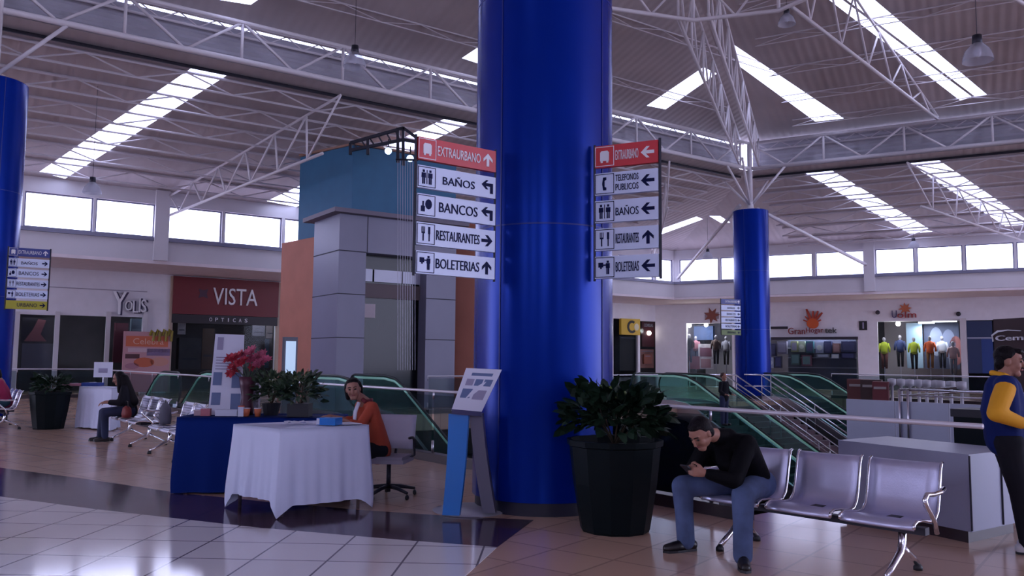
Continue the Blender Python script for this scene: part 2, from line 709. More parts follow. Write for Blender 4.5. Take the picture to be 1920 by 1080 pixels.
# upper roof
hipend = K + V((HIP.x, HIP.y, 0)) * ((K.y + 16) / -HIP.y)
roof('ceiling', P_IL, [K, hipend, V((-31, -16, 0)), V((-33, 3.5, 0)), KX - DL * 50, KX],
     [[(1213, 198), (1248, 205), (1344, 138), (1319, 126)],
      [(866, 109), (900, 120), (1035, 32), (1000, 20)],
      [(400, -2), (470, 9), (590, -74), (520, -84)],
      [(-40, -190), (40, -170), (250, -290), (170, -310)]],
     rib_l, 0.3, DL, NL, 2.6, 5, -48, -3.0, 1.4, jr=0.018)
roof('ceiling', P_IR, [K, KX, KX + DR * 42, V((47, -16, 0)), hipend],
     [[(1381, 120), (1529, 228), (1582, 222), (1376, 84)],
      [(1555, 0), (1800, 188), (1824, 183), (1580, 0)],
      [(1588, 0), (1830, 182), (1850, 177), (1640, 0)]],
     rib_r, 0.3, DR, NR, 2.2, 6, 2.0, 40, 1.2, jr=0.018)

# upright sheet between the two roofs, with a bright slot over it
for (d, n, s0, s1) in ((DL, NL, -50, 0), (DR, NR, 0, 44)):
    a, b = K + d * s0 - n * .55, K + d * s1 - n * .55
    mb = MB()
    zr_ = lift(P_IL if d is DL else P_IR, K - n * .55).z
    z0, z1 = ZRO - .16, zr_ - .13
    T = frame(a, d)
    L = s1 - s0
    k = 7
    vs, fs = [], []
    for i in range(k * 2 + 1):
        z = z0 + (z1 - z0) * i / (k * 2)
        oy = 0.05 if i % 2 else 0.0
        vs += [T @ V((0, oy, z - a.z)), T @ V((L, oy, z - a.z))]
    for i in range(k * 2):
        fs.append((2 * i, 2 * i + 1, 2 * i + 3, 2 * i + 2))
    mb.add(vs, fs)
    struct(mb.build('trim_1' if d is DL else 'trim_2', fas_l, mods='keep'))
    g = MB()
    g.add([T @ V((0, .02, z1)), T @ V((L, .02, z1)), T @ V((L, .02, zr_)), T @ V((0, .02, zr_))], [(0, 1, 2, 3)])
    struct(g.build('window_1' if d is DL else 'window_2', polycarb, mods='keep'))
    q = MB()
    q.tube(T @ V((0, -.05, z0 - .02)), T @ V((L, -.05, z0 - .02)), .05, n=6)
    q.tube(T @ V((0, -.05, z0 + .22)), T @ V((L, -.05, z0 + .22)), .035, n=6)
    struct(q.build('trim_3' if d is DL else 'trim_4', dark_metal))


# ------------------------------------------------------------------ trusses
def truss(label, t0, t1, b0, b1, n, rc=.075, rw=.035, vert=True, braces=True, name='roof_truss', group=None):
    t0, t1, b0, b1 = V(t0), V(t1), V(b0), V(b1)
    r = thing(name, label, 'truss', (b0 + b1) / 2, group=group)
    MB().tube(t0, t1, rc * .8, n=8).build('top_chord', truss_paint, r, True)
    MB().tube(b0, b1, rc, n=8).build('bottom_chord', truss_paint, r, True)
    for i in range(n):
        ta, tb = t0.lerp(t1, i / n), t0.lerp(t1, (i + 1) / n)
        bm_ = b0.lerp(b1, (i + .5) / n)
        MB().tube(ta, bm_, rw, n=6).build('diagonal', truss_paint, r, True)
        MB().tube(bm_, tb, rw, n=6).build('diagonal', truss_paint, r, True)
        if vert:
            MB().tube(ta, b0.lerp(b1, i / n), rw * 1.1, n=6).build('upright', truss_paint, r, True)
    if vert:
        MB().tube(t1, b1, rw * 1.1, n=6).build('upright', truss_paint, r, True)
    return r


Z = lambda p, z: V((p.x, p.y, z))
mt_ = truss('long white main roof truss from the left blue column to the far blue column',
      Z(K - DL * .6, ZTT), Z(K - DL * 48.6, ZTT), Z(K - DL * .6, ZT), Z(K - DL * 48.6, ZT), 16, .085, .042)
for z_, r_ in ((ZT, .085), (ZTT, .068)):
    MB().tube(Z(K, z_), Z(K - DL * .6, z_), r_, n=8).build('chord_end', truss_paint, mt_, True)
truss('long white main roof truss running right from the far blue column',
      Z(K, ZTT), Z(K + DR * 42, ZTT), Z(K, ZT), Z(K + DR * 42, ZT), 14, .085, .042)
a = K - NL * .4 + DL * -.2
truss('slimmer roof truss tucked behind the main truss on the left',
      Z(a, ZTT + .05), Z(a - DL * 48, ZTT + .05), Z(a, ZTT - .25), Z(a - DL * 48, ZTT - .25), 48, .04, .018, vert=False)
a = K - NR * .4 + DR * .2
truss('slimmer roof truss tucked behind the main truss on the right',
      Z(a, ZTT + .05), Z(a + DR * 42, ZTT + .05), Z(a, ZTT - .25), Z(a + DR * 42, ZTT - .25), 42, .04, .018, vert=False)
# ring truss above the plaza
RV = [at(1040, 3, 18.8), at(1140, 15, 19.45), at(1300, 38, 20.0), at(1460, 20, 19.45), at(1546, -18, 18.5)]
rr = thing('ring_truss', 'angular white ring truss crossing the top edge right of the big column', 'truss', RV[2])
MB().path(RV, .055, 8).build('bottom_chord', truss_paint, rr, True)
MB().path([p + V((0, 0, 1.3)) for p in RV], .05, 8).build('top_chord', truss_paint, rr, True)
for i in range(len(RV) - 1):
    p, q = RV[i], RV[i + 1]
    MB().tube(p, p + V((0, 0, 1.3)), .045, n=6).build('upright', truss_paint, rr, True)
    m_ = p.lerp(q, .5)
    MB().tube(p + V((0, 0, 1.3)), m_, .03, n=6).build('diagonal', truss_paint, rr, True)
    MB().tube(m_, q + V((0, 0, 1.3)), .03, n=6).build('diagonal', truss_paint, rr, True)
# girder from the far column to the ring, a box truss
side = V((HIP.y, -HIP.x, 0)).normalized() * .38
for sgn, wd in ((1, 'left'), (-1, 'right')):
    truss('white girder climbing from the far column to the ring, its %s chord pair' % wd,
          Z(K, ZTT + .2) - side * sgn, RV[2] + V((0, 0, 1.75)) - side * sgn,
          Z(K, ZT + .1) - side * sgn, RV[2] + V((0, 0, .1)) - side * sgn, 7, .05, .03)
# inner truss that follows the wide skylight
pa = onp(1759, 224, K, NR)
pb = at(1486, 14, 20.2)
truss('white truss hanging beside the widest skylight at upper right',
      lift(P_IR, pa) - V((0, 0, .12)), lift(P_IR, pb) - V((0, 0, .12)), pa, pb, 6, .05, .032, vert=False)
pa = onp(2120, 120, K, NR)
pb = at(1800, -60, 17.0)
truss('white truss cutting the top right corner of the roof',
      lift(P_IR, pa) - V((0, 0, .12)), lift(P_IR, pb) - V((0, 0, .12)), pa, pb, 6, .05, .032, vert=False)


# struts fanning from the heads of the columns
def fan(P, d1, d2, dout, lbl):
    r = thing('column_head', lbl, 'strut', Z(P, 7.9))
    MB().tube(Z(P, 7.9), Z(P, ZTT), .11, n=10).build('post', truss_paint, r, True)
    MB().lathe([(.0, 7.9), (.3, 7.9), (.3, 7.96), (.14, 8.05), (.12, 8.3)], (P.x, P.y, 0), 12).build('cap_plate', truss_paint, r, True)
    for d, l in ((d1, 1.5), (-d1, 1.5), (d2, 1.5), (-d2, 1.5), (dout, 2.1)):
        MB().tube(Z(P, 8.1), Z(P + d * l, ZT), .05, n=8).build('strut', truss_paint, r, True)
    return r


fan(K, DL, DR, HIP.normalized() * V((1, 1, 0)).length / 1.414, 'white steel head fanning out above the far blue column')
fan(KL, DL, V((-NL.x, -NL.y, 0)), NL, 'white steel head fanning out above the left blue column')
# long braces from columns down to the window piers
pw = onp(1625, 497, CN, NR)
br_ = MB().tube(K + V((.3, 0, 8.0)), pw + NR * .05, .085, n=10)
tag(br_.build('roof_brace', truss_paint, None, True), 'thick white brace sloping from the far column to a window pier', 'brace')
pw2 = onp(1272, 522, CN, NR)
tag(MB().tube(K + V((-.4, .2, 8.2)), V((pw2.x, pw2.y, pw2.z)) + NR * .1, .08, n=10).build('roof_brace', truss_paint, None, True),
    'thick white brace sloping down into the far corner of the hall', 'brace')


# rafters trusses from the main truss out to the wall
def rafter(pxt, endpx, label, side_='L'):
    d, n, pl = (DL, NL, P_OL) if side_ == 'L' else (DR, NR, P_OR)
    a = onp(pxt[0], pxt[1], K, n); a = Z(a, 0)
    wd = (K - CN).dot(n)
    b = onp(endpx[0], endpx[1], CN + n * .15, n); b = Z(b, 0)
    t0, t1 = lift(pl, a) - V((0, 0, .3)), lift(pl, b) - V((0, 0, .2))
    b0 = t0 + (t1 - t0) * .08 - V((0, 0, 1.5)); b1 = t1 - V((0, 0, .75))
    return truss(label, t0, t1, b0, b1, 6, .05, .034, vert=False, name='rafter_truss')


rafter((640, 150), (318, 380), 'white rafter truss from the main truss to the pier left of the teal box')
rafter((1700, 285), (1960, 450), 'white rafter truss by the right edge above the high windows', 'R')
rafter((1255, 285), (1222, 460), 'white rafter truss behind the right hand sign ladder')

# ------------------------------------------------------------------ walls with high windows
def grid_wall(T, x0, x1, z0, z1, holes, th, mb):
    xs = sorted({x0, x1, *[h[0] for h in holes], *[h[1] for h in holes]})
    zs = sorted({z0, z1, *[h[2] for h in holes], *[h[3] for h in holes]})
    xs = [x for x in xs if x0 <= x <= x1]; zs = [z for z in zs if z0 <= z <= z1]
    for i in range(len(xs) - 1):
        for j in range(len(zs) - 1):
            cx, cz = (xs[i] + xs[i + 1]) / 2, (zs[j] + zs[j + 1]) / 2
            if any(h[0] < cx < h[1] and h[2] < cz < h[3] for h in holes):
                continue
            rect(mb, T, xs[i], xs[i + 1], zs[j], zs[j + 1], th, th)
    return mb


TL = frame(CN, DL)      # local x negative = towards the viewer's left
TR = frame(CN, DR)


def sx(T, px, py, n):
    p = T.inverted() @ onp(px, py, T.translation, n)
    return p.x, p.z


wn = 3


def windows(T, n, groups, wallname):
    global wn
    holes = []
    for (a, b) in groups:
        holes.append((a, b, ZS, ZWT))
    mb = MB()
    x0, x1 = (-52, 0.0) if T is TL else (0.0, 46)
    grid_wall(T, x0, x1, ZSOF, ZW, holes, .25, mb)
    struct(mb.build(wallname, white_paint))
    for (a, b) in groups:
        f = MB()
        for (p, q, r, s) in ((a, b, ZS, ZS + .05), (a, b, ZWT - .05, ZWT), (a, a + .05, ZS + .05, ZWT - .05), (b - .05, b, ZS + .05, ZWT - .05)):
            rect(f, T, p, q, r, s, .16, .06)
        fo = f.build('window_%d' % wn, grey_panel)
        struct(fo)
        wn += 1
        g = MB()
        g.add([T @ V((a + .05, .13, ZS + .05)), T @ V((b - .05, .13, ZS + .05)), T @ V((b - .05, .13, ZWT - .05)), T @ V((a + .05, .13, ZWT - .05))], [(0, 1, 2, 3)])
        g.build('pane', glass_win, fo, mods='keep')


def pairs(T, n, px_list, y):
    return [(min(sx(T, a, y, n)[0], sx(T, b, y, n)[0]), max(sx(T, a, y, n)[0], sx(T, b, y, n)[0])) for a, b in px_list]


gl = pairs(TL, NL, [(-80, 38), (43, 173), (178, 290), (313, 416), (421, 529), (534, 600), (1159, 1181), (1184, 1226), (1230, 1262)], 430)
xa = gl[5][1] + .1
while xa + 2.3 < gl[6][0]:
    gl.append((xa, xa + 2.2)); xa += 2.3
xa = gl[0][0] - 2.5
while xa > -49:
    gl.append((xa, xa + 2.4)); xa -= 2.6
windows(TL, NL, gl, 'wall_left')
gr = pairs(TR, NR, [(1273, 1346), (1350, 1426), (1430, 1523), (1529, 1620), (1641, 1714), (1719, 1805), (1810, 1902), (1907, 2000)], 490)
xa = gr[-1][1] + .1
while xa < 40:
    gr.append((xa, xa + 2.3)); xa += 2.45
windows(TR, NR, gr, 'wall_right')
# sill ledges, soffits
for T, x0, x1, nm in ((TL, -52, 0, 5), (TR, 0, 46, 6)):
    mb = MB()
    rect(mb, T, x0, x1, ZS - .14, ZS - .01, 0, .12)
    struct(mb.build('trim_%d' % nm, grey_panel))
    mb = MB()
    rect(mb, T, x0 - (0 if T is TL else 6), x1 + (6 if T is TL else 0), ZSOF - (.12 if T is TL else .13), ZSOF - (0 if T is TL else .01), 5.2, 5.2)
    struct(mb.build('ceiling', band_paint))
# piers between windows
for T, n, pl in ((TL, NL, [(302, 430)]), (TR, NR, [(1630, 500)])):
    for (x, y) in pl:
        c = sx(T, x, y, n)[0]
        mb = MB()
        rect(mb, T, c - .25, c + .25, ZSOF, ZW, 0, .18)
        struct(mb.build('trim_7' if T is TL else 'trim_8', white_paint))

# recessed shop walls, 4 m behind the windows
RC = 4.0
CL2 = CN - NL * RC
CR2 = CN - NR * RC
# corner of the two recessed lines
den = DL.x * DR.y - DL.y * DR.x
tt = ((CR2.x - CL2.x) * DR.y - (CR2.y - CL2.y) * DR.x) / den
CS = CL2 + DL * tt
SL, SR = frame(CS, DL), frame(CS, DR)


def spx(T, n, px, py):
    return sx(T, px, py, n)


def hole(T, n, pxa, pxb, pyt, z0=0.0):
    """opening from floor to the head seen at pixel row pyt"""
    a = spx(T, n, pxa, pyt)[0]; b = spx(T, n, pxb, pyt)[0]
    z = spx(T, n, (pxa + pxb) / 2, pyt)[1]
    return (min(a, b), max(a, b), z0, z)


hl = [hole(SL, NL, 36, 104, 590), hole(SL, NL, 113, 200, 592), hole(SL, NL, 205, 268, 594), hole(SL, NL, 324, 517, 600),
      hole(SL, NL, 1150, 1196, 598), hole(SL, NL, 1200, 1258, 603)]
hr_ = [hole(SR, NR, 1287, 1372, 606), hole(SR, NR, 1436, 1608, 636), hole(SR, NR, 1645, 1800, 602),
       hole(SR, NR, 1812, 1925, 600)]
m1 = grid_wall(SL, -60, 0.0, 0, ZSOF - .1, hl, .2, MB()); struct(m1.build('wall_left_shops', shop_paint))
m2 = grid_wall(SR, 0.0, 52, 0, ZSOF - .1, hr_, .2, MB()); struct(m2.build('wall_right_shops', shop_paint))
# rooms of the shops
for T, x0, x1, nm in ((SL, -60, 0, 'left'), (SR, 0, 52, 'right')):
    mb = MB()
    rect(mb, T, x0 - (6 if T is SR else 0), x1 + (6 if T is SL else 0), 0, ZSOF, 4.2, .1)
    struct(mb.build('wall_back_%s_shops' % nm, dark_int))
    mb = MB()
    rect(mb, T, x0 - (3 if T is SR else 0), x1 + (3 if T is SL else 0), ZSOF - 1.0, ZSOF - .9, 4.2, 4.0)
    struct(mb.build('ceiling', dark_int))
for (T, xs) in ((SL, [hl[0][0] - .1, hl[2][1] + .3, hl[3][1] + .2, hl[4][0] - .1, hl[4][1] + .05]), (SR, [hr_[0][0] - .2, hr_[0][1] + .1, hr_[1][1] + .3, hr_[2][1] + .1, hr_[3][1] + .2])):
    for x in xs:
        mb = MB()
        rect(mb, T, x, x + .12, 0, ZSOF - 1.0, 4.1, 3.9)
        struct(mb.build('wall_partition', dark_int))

# rear of the hall (behind the viewer) and its own high windows
rear = MB()
TB = frame((46, -16, 0), (-1, 0))
holes_b = [(x, x + 1.6, 4.6, 8.0) for x in (34, 44, 46.4, 53, 60)]
grid_wall(TB, 0, 78, 0, 19, holes_b, .2, rear)
struct(rear.build('wall_rear', white_paint))
TS = frame((-31.0, -16, 0), (0, 1))
ls = MB()
grid_wall(TS, 0, 22, 0, 18, [(x, x + 4.2, 4.6, 8.2) for x in (6, 16)], .2, ls)
struct(ls.build('wall_side', white_paint))
for T, xs, wd in ((TB, [h[0] for h in holes_b], 1.6), (TS, [6, 16], 4.2)):
    for x in xs:
        g = MB().add([T @ V((x, .1, 4.6)), T @ V((x + wd, .1, 4.6)), T @ V((x + wd, .1, 8.2)), T @ V((x, .1, 8.2))], [(0, 1, 2, 3)])
        struct(g.build('window_%d' % wn, glass_win, mods='keep')); wn += 1

# ------------------------------------------------------------------ floors
tan_tile = tile_mat('tan_tile', (0.62, 0.41, 0.31), (0.44, 0.29, 0.23), radians(38), .55, .16)
white_tile = tile_mat('white_tile', (0.84, 0.82, 0.84), (0.17, 0.15, 0.19), radians(3), .56, .10, gw=.009, var=.03)
dark_tile = tile_mat('dark_tile', (0.075, 0.045, 0.07), (0.04, 0.03, 0.04), radians(3), .56, .12, var=.12)


def slab(name, pts, m, z0=-.45, z1=0.0):
    mb = MB().prism([V((p[0], p[1], z0)) for p in pts], (0, 0, z1 - z0))
    return struct(mb.build(name, m))


VU0, VU1, VUR = -13.4, -2.4, 1.05
VV1, VV2 = 26.0, 8.0
slab('floor', [uv(-62, -45), uv(26, -45), uv(26, 0), uv(-62, 0)], tan_tile)
slab('floor', [uv(-62, 0), uv(-25.5, 0), uv(-25.5, 50), uv(-62, 50)], tan_tile)
slab('floor', [uv(-25.5, 2.6), uv(-20.6, 2.6), uv(-20.6, 50), uv(-25.5, 50)], tan_tile)
slab('floor', [uv(-20.6, 0), uv(VU0, 0), uv(VU0, 50), uv(-20.6, 50)], tan_tile)
slab('floor', [uv(VU0, VV1), uv(VU1, VV1), uv(VU1, 60), uv(VU0, 60)], tan_tile)
slab('floor', [uv(VU1, VV2), uv(40, VV2), uv(40, 60), uv(VU1, 60)], tan_tile)
slab('floor', [uv(VUR, 0), uv(26, 0), uv(26, VV2), uv(VUR, VV2)], tan_tile)
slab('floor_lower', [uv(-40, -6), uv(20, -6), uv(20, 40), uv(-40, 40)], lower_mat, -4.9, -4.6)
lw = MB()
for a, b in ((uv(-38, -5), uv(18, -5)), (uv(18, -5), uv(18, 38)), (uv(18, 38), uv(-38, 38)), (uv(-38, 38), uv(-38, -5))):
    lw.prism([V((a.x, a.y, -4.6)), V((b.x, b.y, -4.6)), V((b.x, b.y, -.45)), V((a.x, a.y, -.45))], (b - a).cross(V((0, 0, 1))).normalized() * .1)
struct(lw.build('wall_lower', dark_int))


def fl(px, py, z=.003):
    return onz(px, py, z)


# pale tiled plaza and its dark border, laid flush on the tan floor
e1 = [fl(-300, 838), fl(0, 877), fl(160, 898), fl(333, 924), fl(520, 943), fl(687, 957), fl(850, 968), fl(1000, 975)]
e2 = [fl(932, 1026), fl(760, 1013), fl(620, 1001), fl(480, 989), fl(365, 976), fl(180, 955), fl(0, 931), fl(-300, 885)]
mb = MB().prism([V((p.x, p.y, 0.0)) for p in e1 + e2], (0, 0, .004))
struct(mb.build('floor_border', dark_tile))
e3 = [V((p.x, p.y, 0)) for p in e2] + [V((-9, 2.0, 0)), V((-9, -4, 0)), V((-2.5, -4, 0))]
q = fl(870, 1082)
dd = (q - e2[0])
e3.append(V((e2[0].x + dd.x * 9, e2[0].y + dd.y * 9, 0)))
mb = MB().prism([V((p.x, p.y, 0.0)) for p in e3], (0, 0, .004))
struct(mb.build('floor_plaza', white_tile))

# ------------------------------------------------------------------ columns
def column(P, ztop, label, r=.735):
    t = thing('round_column', label, 'column', (P.x, P.y, 0))
    MB().lathe([(0, .13), (r, .13), (r, ztop - .02), (r - .02, ztop), (0, ztop)], (P.x, P.y, 0), 72).build('shaft', col_blue, t, 'auto')
    MB().lathe([(0, 0), (r - .03, 0), (r - .03, .13), (0, .13)], (P.x, P.y, 0), 48).build('plinth', col_base, t, 'auto')
    mb = MB()
    for z in (2.85, 5.3):
        mb.lathe([(r - .01, z - .006), (r + .003, z - .006), (r + .003, z + .006), (r - .01, z + .006)], (P.x, P.y, 0), 64)
    for k in range(4):
        a = radians(232 + k * 90)
        p = V((P.x + (r + .001) * cos(a), P.y + (r + .001) * sin(a), 0))
        mb.box((p.x, p.y, (ztop + .13) / 2), (.012, .012, ztop - .15), a)
    mb.build('seam', col_seam, t)
    return t


K1 = V((.335, 8.75, 0))
column(K1, 10.6, 'large glossy blue round column in the middle, sign ladders on both sides')
column(K, 7.9, 'distant blue round column right of centre under the roof girders')
column(KL, 7.95, 'blue round column cut by the left edge of the photo')

# ------------------------------------------------------------------ railings and void edges
def rail(label, p0, p1, glass=True, zt=1.03, step=2.4, r=.021, curb=True, name='railing', posts=True, zb=.14, glen=1e9):
    p0, p1 = V(p0), V(p1)
    t = thing(name, label, 'railing', (p0 + p1) / 2)
    MB().tube(p0 + V((0, 0, zt)), p1 + V((0, 0, zt)), r, n=12).build('handrail', mat('rail_steel', (.78, .76, .84), .42, .45), t, True)
    d = (p1 - p0); L = d.length; d = d / L
    if curb:
        pe = p0 + (p1 - p0) * min(1, glen / (p1 - p0).length)
        MB().bar(p0 + V((0, 0, .06)), pe + V((0, 0, .06)), .16, .12).build('curb', curb_mat, t)
    n = max(1, int(L / step))
    for i in range(n):
        a = p0 + d * (L * i / n + .03); b = p0 + d * (L * (i + 1) / n - .03)
        if glass and L * (i + 1) / n < glen:
            s = d.cross(V((0, 0, 1))) * .006
            MB().prism([a + V((0, 0, zb)), b + V((0, 0, zb)), b + V((0, 0, zt - .06)), a + V((0, 0, zt - .06))], s).build('glass_panel', glass_rail, t)
    if posts:
        for i in range(n + 1):
            a = p0 + d * (L * i / n)
            if L * i / n > glen:
                continue
            MB().tube(a + V((0, 0, .1)), a + V((0, 0, .3)), .02, n=8).build('clamp', steel, t, True)
            MB().tube(a + V((0, 0, zt - .12)), a + V((0, 0, zt)), .014, n=8).build('bracket', steel, t, True)
    return t


rail('long chrome handrail with glass running behind the big column and the benches', uv(-27.4, 0.0), uv(3.32, 0.0), glen=28.6)
rail('far handrail with glass turning away towards the left wall shops', uv(-27.5, 0), V((-19.5, 27.8, 0)))
rail('far glass railing between the two banks of escalators', uv(VU0, 5.6), uv(VU0, 15.0))
rail('glass railing along the far right side of the escalator well', uv(VU0, VV1), uv(VU1, VV1), step=3)
# white parapet on the right side of the well
pp = thing('parapet', 'white panelled parapet with steel handrail across the escalator well at right', 'railing', uv(-.2, VV2))
m_ = MB()
for i in range(5):
    a, b = uv(VU1 + i * .95 + .01, VV2, .02), uv(VU1 + (i + 1) * .95 - .01, VV2, .02)
    m_.prism([a, b, b + V((0, 0, .8)), a + V((0, 0, .8))], W_ * .05)
m_.build('panels', fascia_w, pp)
MB().prism([uv(VU1, VV2 - .01, -.45), uv(VU1 + 4.75, VV2 - .01, -.45), uv(VU1 + 4.75, VV2 - .01, .03), uv(VU1, VV2 - .01, .03)], W_ * .02).build('slab_edge', fascia_w, pp)
MB().path([uv(VU1 + 1.05, VV2 + 2.2, 1.03), uv(VU1 + 1.05, VV2, 1.03), uv(VU1 + 4.75, VV2, 1.03)], .025, 10).build('handrail', chrome, pp, True)
MB().path([uv(VU1 + 1.05, VV2 + 2.2, .93), uv(VU1 + 1.05, VV2, .93), uv(VU1 + 4.75, VV2, .93)], .014, 8).build('lower_rail', chrome, pp, True)
for u_ in (1.05, 1.2, 2.8, 4.7):
    MB().tube(uv(VU1 + u_, VV2 - .03, -.1), uv(VU1 + u_, VV2 - .03, 1.03), .022, n=8).build('post', steel, pp, True)

# white counter that ends the near railing
B1 = onz(1823, 1021, 0); B2 = onz(1893, 1005, 0); B2 = B1 + (B2 - B1).normalized() * .85; B0 = onz(1575, 968, 0); B3 = B0 + (B2 - B1)
ct = thing('counter', 'low white panelled counter with dark plinth behind the steel bench', 'counter', B1)
MB().prism([B0 + V((0, 0, .1)), B1 + V((0, 0, .1)), B2 + V((0, 0, .1)), B3 + V((0, 0, .1))], (0, 0, .64)).build('body', fascia_w, ct)
MB().prism([p + V((0, 0, 0)) - (p - (B0 + B2) / 2).normalized() * .06 for p in (B0, B1, B2, B3)], (0, 0, .1)).build('plinth', curb_mat, ct)
for p in (B1 + (B1 - B0).normalized() * .004, B1.lerp(B2, .62) + (B1 - B0).normalized() * .006, B1.lerp(B2, .9) + (B1 - B0).normalized() * .006):
    MB().box(V((p.x, p.y, .42)), (.012, .012, .62), atan2(U.y, U.x)).build('joint', groove, ct)

bn = thing('litter_bin', 'dark square bin standing behind the white counter', 'bin', (4.85, 8.5, 0), atan2(U.y, U.x))
b_ = local(bn)
b_.box((0, 0, .48), (.42, .42, .96)); b_.build('body', planter_m, bn)
b_ = local(bn); b_.box((0, 0, 1.0), (.46, .46, .08)); b_.build('lid', black_plastic, bn)


# ------------------------------------------------------------------ escalators
def escalator(label, v0, v1, u0=VU0, sgn=1, flat=1.9, run=8.0):
    t = thing('escalator', label, 'escalator', uv(u0, (v0 + v1) / 2))

    def prof(h):
        """path (u,z) of a line h above the steps"""
        pts = [(-flat, h), (-.2, h)]
        pts += [(.35, h - .06), (.8, h - .24)]
        L = run
        pts.append((.8 + L, h - .24 - L * math.tan(radians(30))))
        return pts
    for v in (v0, v1):
        top = prof(1.02); bot = prof(.12)
        P = [uv(u0 + sgn * a, v, z) for a, z in top]
        Q = [uv(u0 + sgn * a, v, z) for a, z in bot]
        # rounded newel at the upper end
        new = [uv(u0 - sgn * (flat + .38 * sin(x)), v, .57 + .45 * cos(x)) for x in [pi * k / 8 for k in range(9)]]
        ring = new[::-1] + P
        mb = MB()
        for i in range(len(P) - 1):
            mb.prism([Q[i], Q[i + 1], P[i + 1], P[i]], W_ * .012)
        mb.prism(new, W_ * .012)
        mb.build('balustrade', glass_esc, t)
        MB().path([p + V((0, 0, .03)) for p in ring], .032, 8).build('handrail', rubber, t, True)
        MB().path([p - V((0, 0, .05)) + W_ * .006 for p in P], .034, 6).build('glow_edge', esc_edge, t, True)
        s2 = MB()
        for i in range(len(Q) - 1):
            a, b = Q[i], Q[i + 1]
            s2.prism([a - V((0, 0, .62)), b - V((0, 0, .62)), b, a], W_ * (.10 if v == v1 else -.10))
        s2.build('skirt', steel, t)
    st = MB()
    n = 22
    for k in range(n):
        u_ = u0 + sgn * (.5 + k * .34)
        z = -.1 - k * .34 * math.tan(radians(30))
        a = uv(u_, v0 + .12, z - .3)
        st.prism([a, uv(u_ + sgn * .34, v0 + .12, z - .3), uv(u_ + sgn * .34, v0 + .12, z), uv(u_, v0 + .12, z)], W_ * (v1 - v0 - .24))
    st.prism([uv(u0 - sgn * flat, v0 + .1, .01), uv(u0 + sgn * .5, v0 + .1, .01), uv(u0 + sgn * .5, v0 + .1, .03), uv(u0 - sgn * flat, v0 + .1, .03)], W_ * (v1 - v0 - .2))
    st.build('steps', dark_metal, t)
    return t


escalator('descending escalator with green glass and glowing edges, behind the woman in orange', 3.0, 4.35)
escalator('descending escalator with green glass directly right of the big column', 16.1, 17.6)
escalator('descending escalator with green glass, rightmost of the three in the well', 22.4, 24.5)
escalator('escalator head with rounded green glass behind the long haired seated woman', .6, 1.9, u0=-20.9, sgn=-1, flat=1.6, run=4.5)

# stairs between the two far escalators
stt = thing('staircase', 'staircase with twin steel handrails between the two right hand escalators', 'stairs', uv(VU0, 20))
sm = MB()
for k in range(26):
    u_, z = VU0 + .1 + k * .3, -.17 * (k + 1)
    a = uv(u_, 18.7, z - .25)
    sm.prism([a, uv(u_ + .3, 18.7, z - .25), uv(u_ + .3, 18.7, z), uv(u_, 18.7, z)], W_ * 2.9)
sm.build('treads', mat('stair_stone', (.16, .10, .12), .5), stt)
for v_ in (18.75, 19.4, 21.0, 21.6):
    for h in (1.0, .55):
        MB().path([uv(VU0 - .8, v_, h), uv(VU0, v_, h), uv(VU0 + 8, v_, h - 8 * .567)], .03 if h == 1.0 else .016, 8).build('handrail', chrome, stt, True)
    for k in range(5):
        MB().tube(uv(VU0 + k * 1.9, v_, -.567 * k * 1.9 - .1), uv(VU0 + k * 1.9, v_, 1.0 - .567 * k * 1.9), .018, n=6).build('post', steel, stt, True)

# ------------------------------------------------------------------ lift tower
P0 = at(632, 600, 24.0); P0.z = 0
TT = frame(P0, DL)
tw = thing('lift_tower', 'lift tower with grey clad portal, orange wings and teal box on top', 'tower', P0)
ztw = at(632, 400, 24.0).z
front_w = sx(TT, 855, 500, NL)[0]
oa, ob = sx(TT, 686, 500, NL)[0], sx(TT, 800, 500, NL)[0]
zl = sx(TT, 740, 478, NL)[1]
dep = 2.0
g = MB()
rect(g, TT, 0, oa, 0, ztw, dep, dep)
rect(g, TT, ob, front_w, 0, ztw, dep, dep)
rect(g, TT, oa, ob, zl, ztw, dep, dep)
g.build('cladding', grey_panel, tw)
g = MB()
for z in [sx(TT, 650, y, NL)[1] for y in (470, 551, 633)]:
    g = MB(); rect(g, TT, -.004, oa, z - .015, z + .015, .0, .006); g.build('joint', groove, tw)
    g = MB(); rect(g, TT, ob, front_w + .004, z - .015, z + .015, .0, .006); g.build('joint', groove, tw)
    MB().box(TT @ V((-.003, dep / 2, z)), (.012, dep, .03), atan2(DL.y, DL.x)).build('joint', groove, tw)
g = MB(); rect(g, TT, oa + .02, oa + .045, zl, ztw, 0, .006); g.build('joint', groove, tw)
g = MB()
g.prism([TT @ V(p) for p in ((-.28, -.3, ztw), (front_w + .3, -.3, ztw), (front_w + .3, dep + .3, ztw), (-.28, dep + .3, ztw))], (0, 0, .13))
g.build('cap_slab', mat('cap_grey', (.16, .14, .19), .6), tw)
g = MB(); rect(g, TT, oa, ob, 0, zl, .5, .02); g.build('glass_front', glass_dark, tw)
g = MB(); rect(g, TT, oa, ob, 0, zl, 1.9, .02); g.build('back_panel', black_plastic, tw)
z5, z6 = sx(TT, 740, 528, NL)[1], sx(TT, 740, 505, NL)[1]
for a, b in ((oa + .0, oa + .42), (oa + .48, ob - .65), (ob - .6, ob)):
    g = MB(); rect(g, TT, a, b, z5, z6, .44, .02); g.build('transom_light', mat('pale_glass', (.50, .52, .68), .3), tw)
g = MB(); rect(g, TT, oa, ob, z5 - .5, z5 - .06, .45, .05); g.build('transom_beam', mat('warm_grey', (.13, .10, .11), .7), tw)
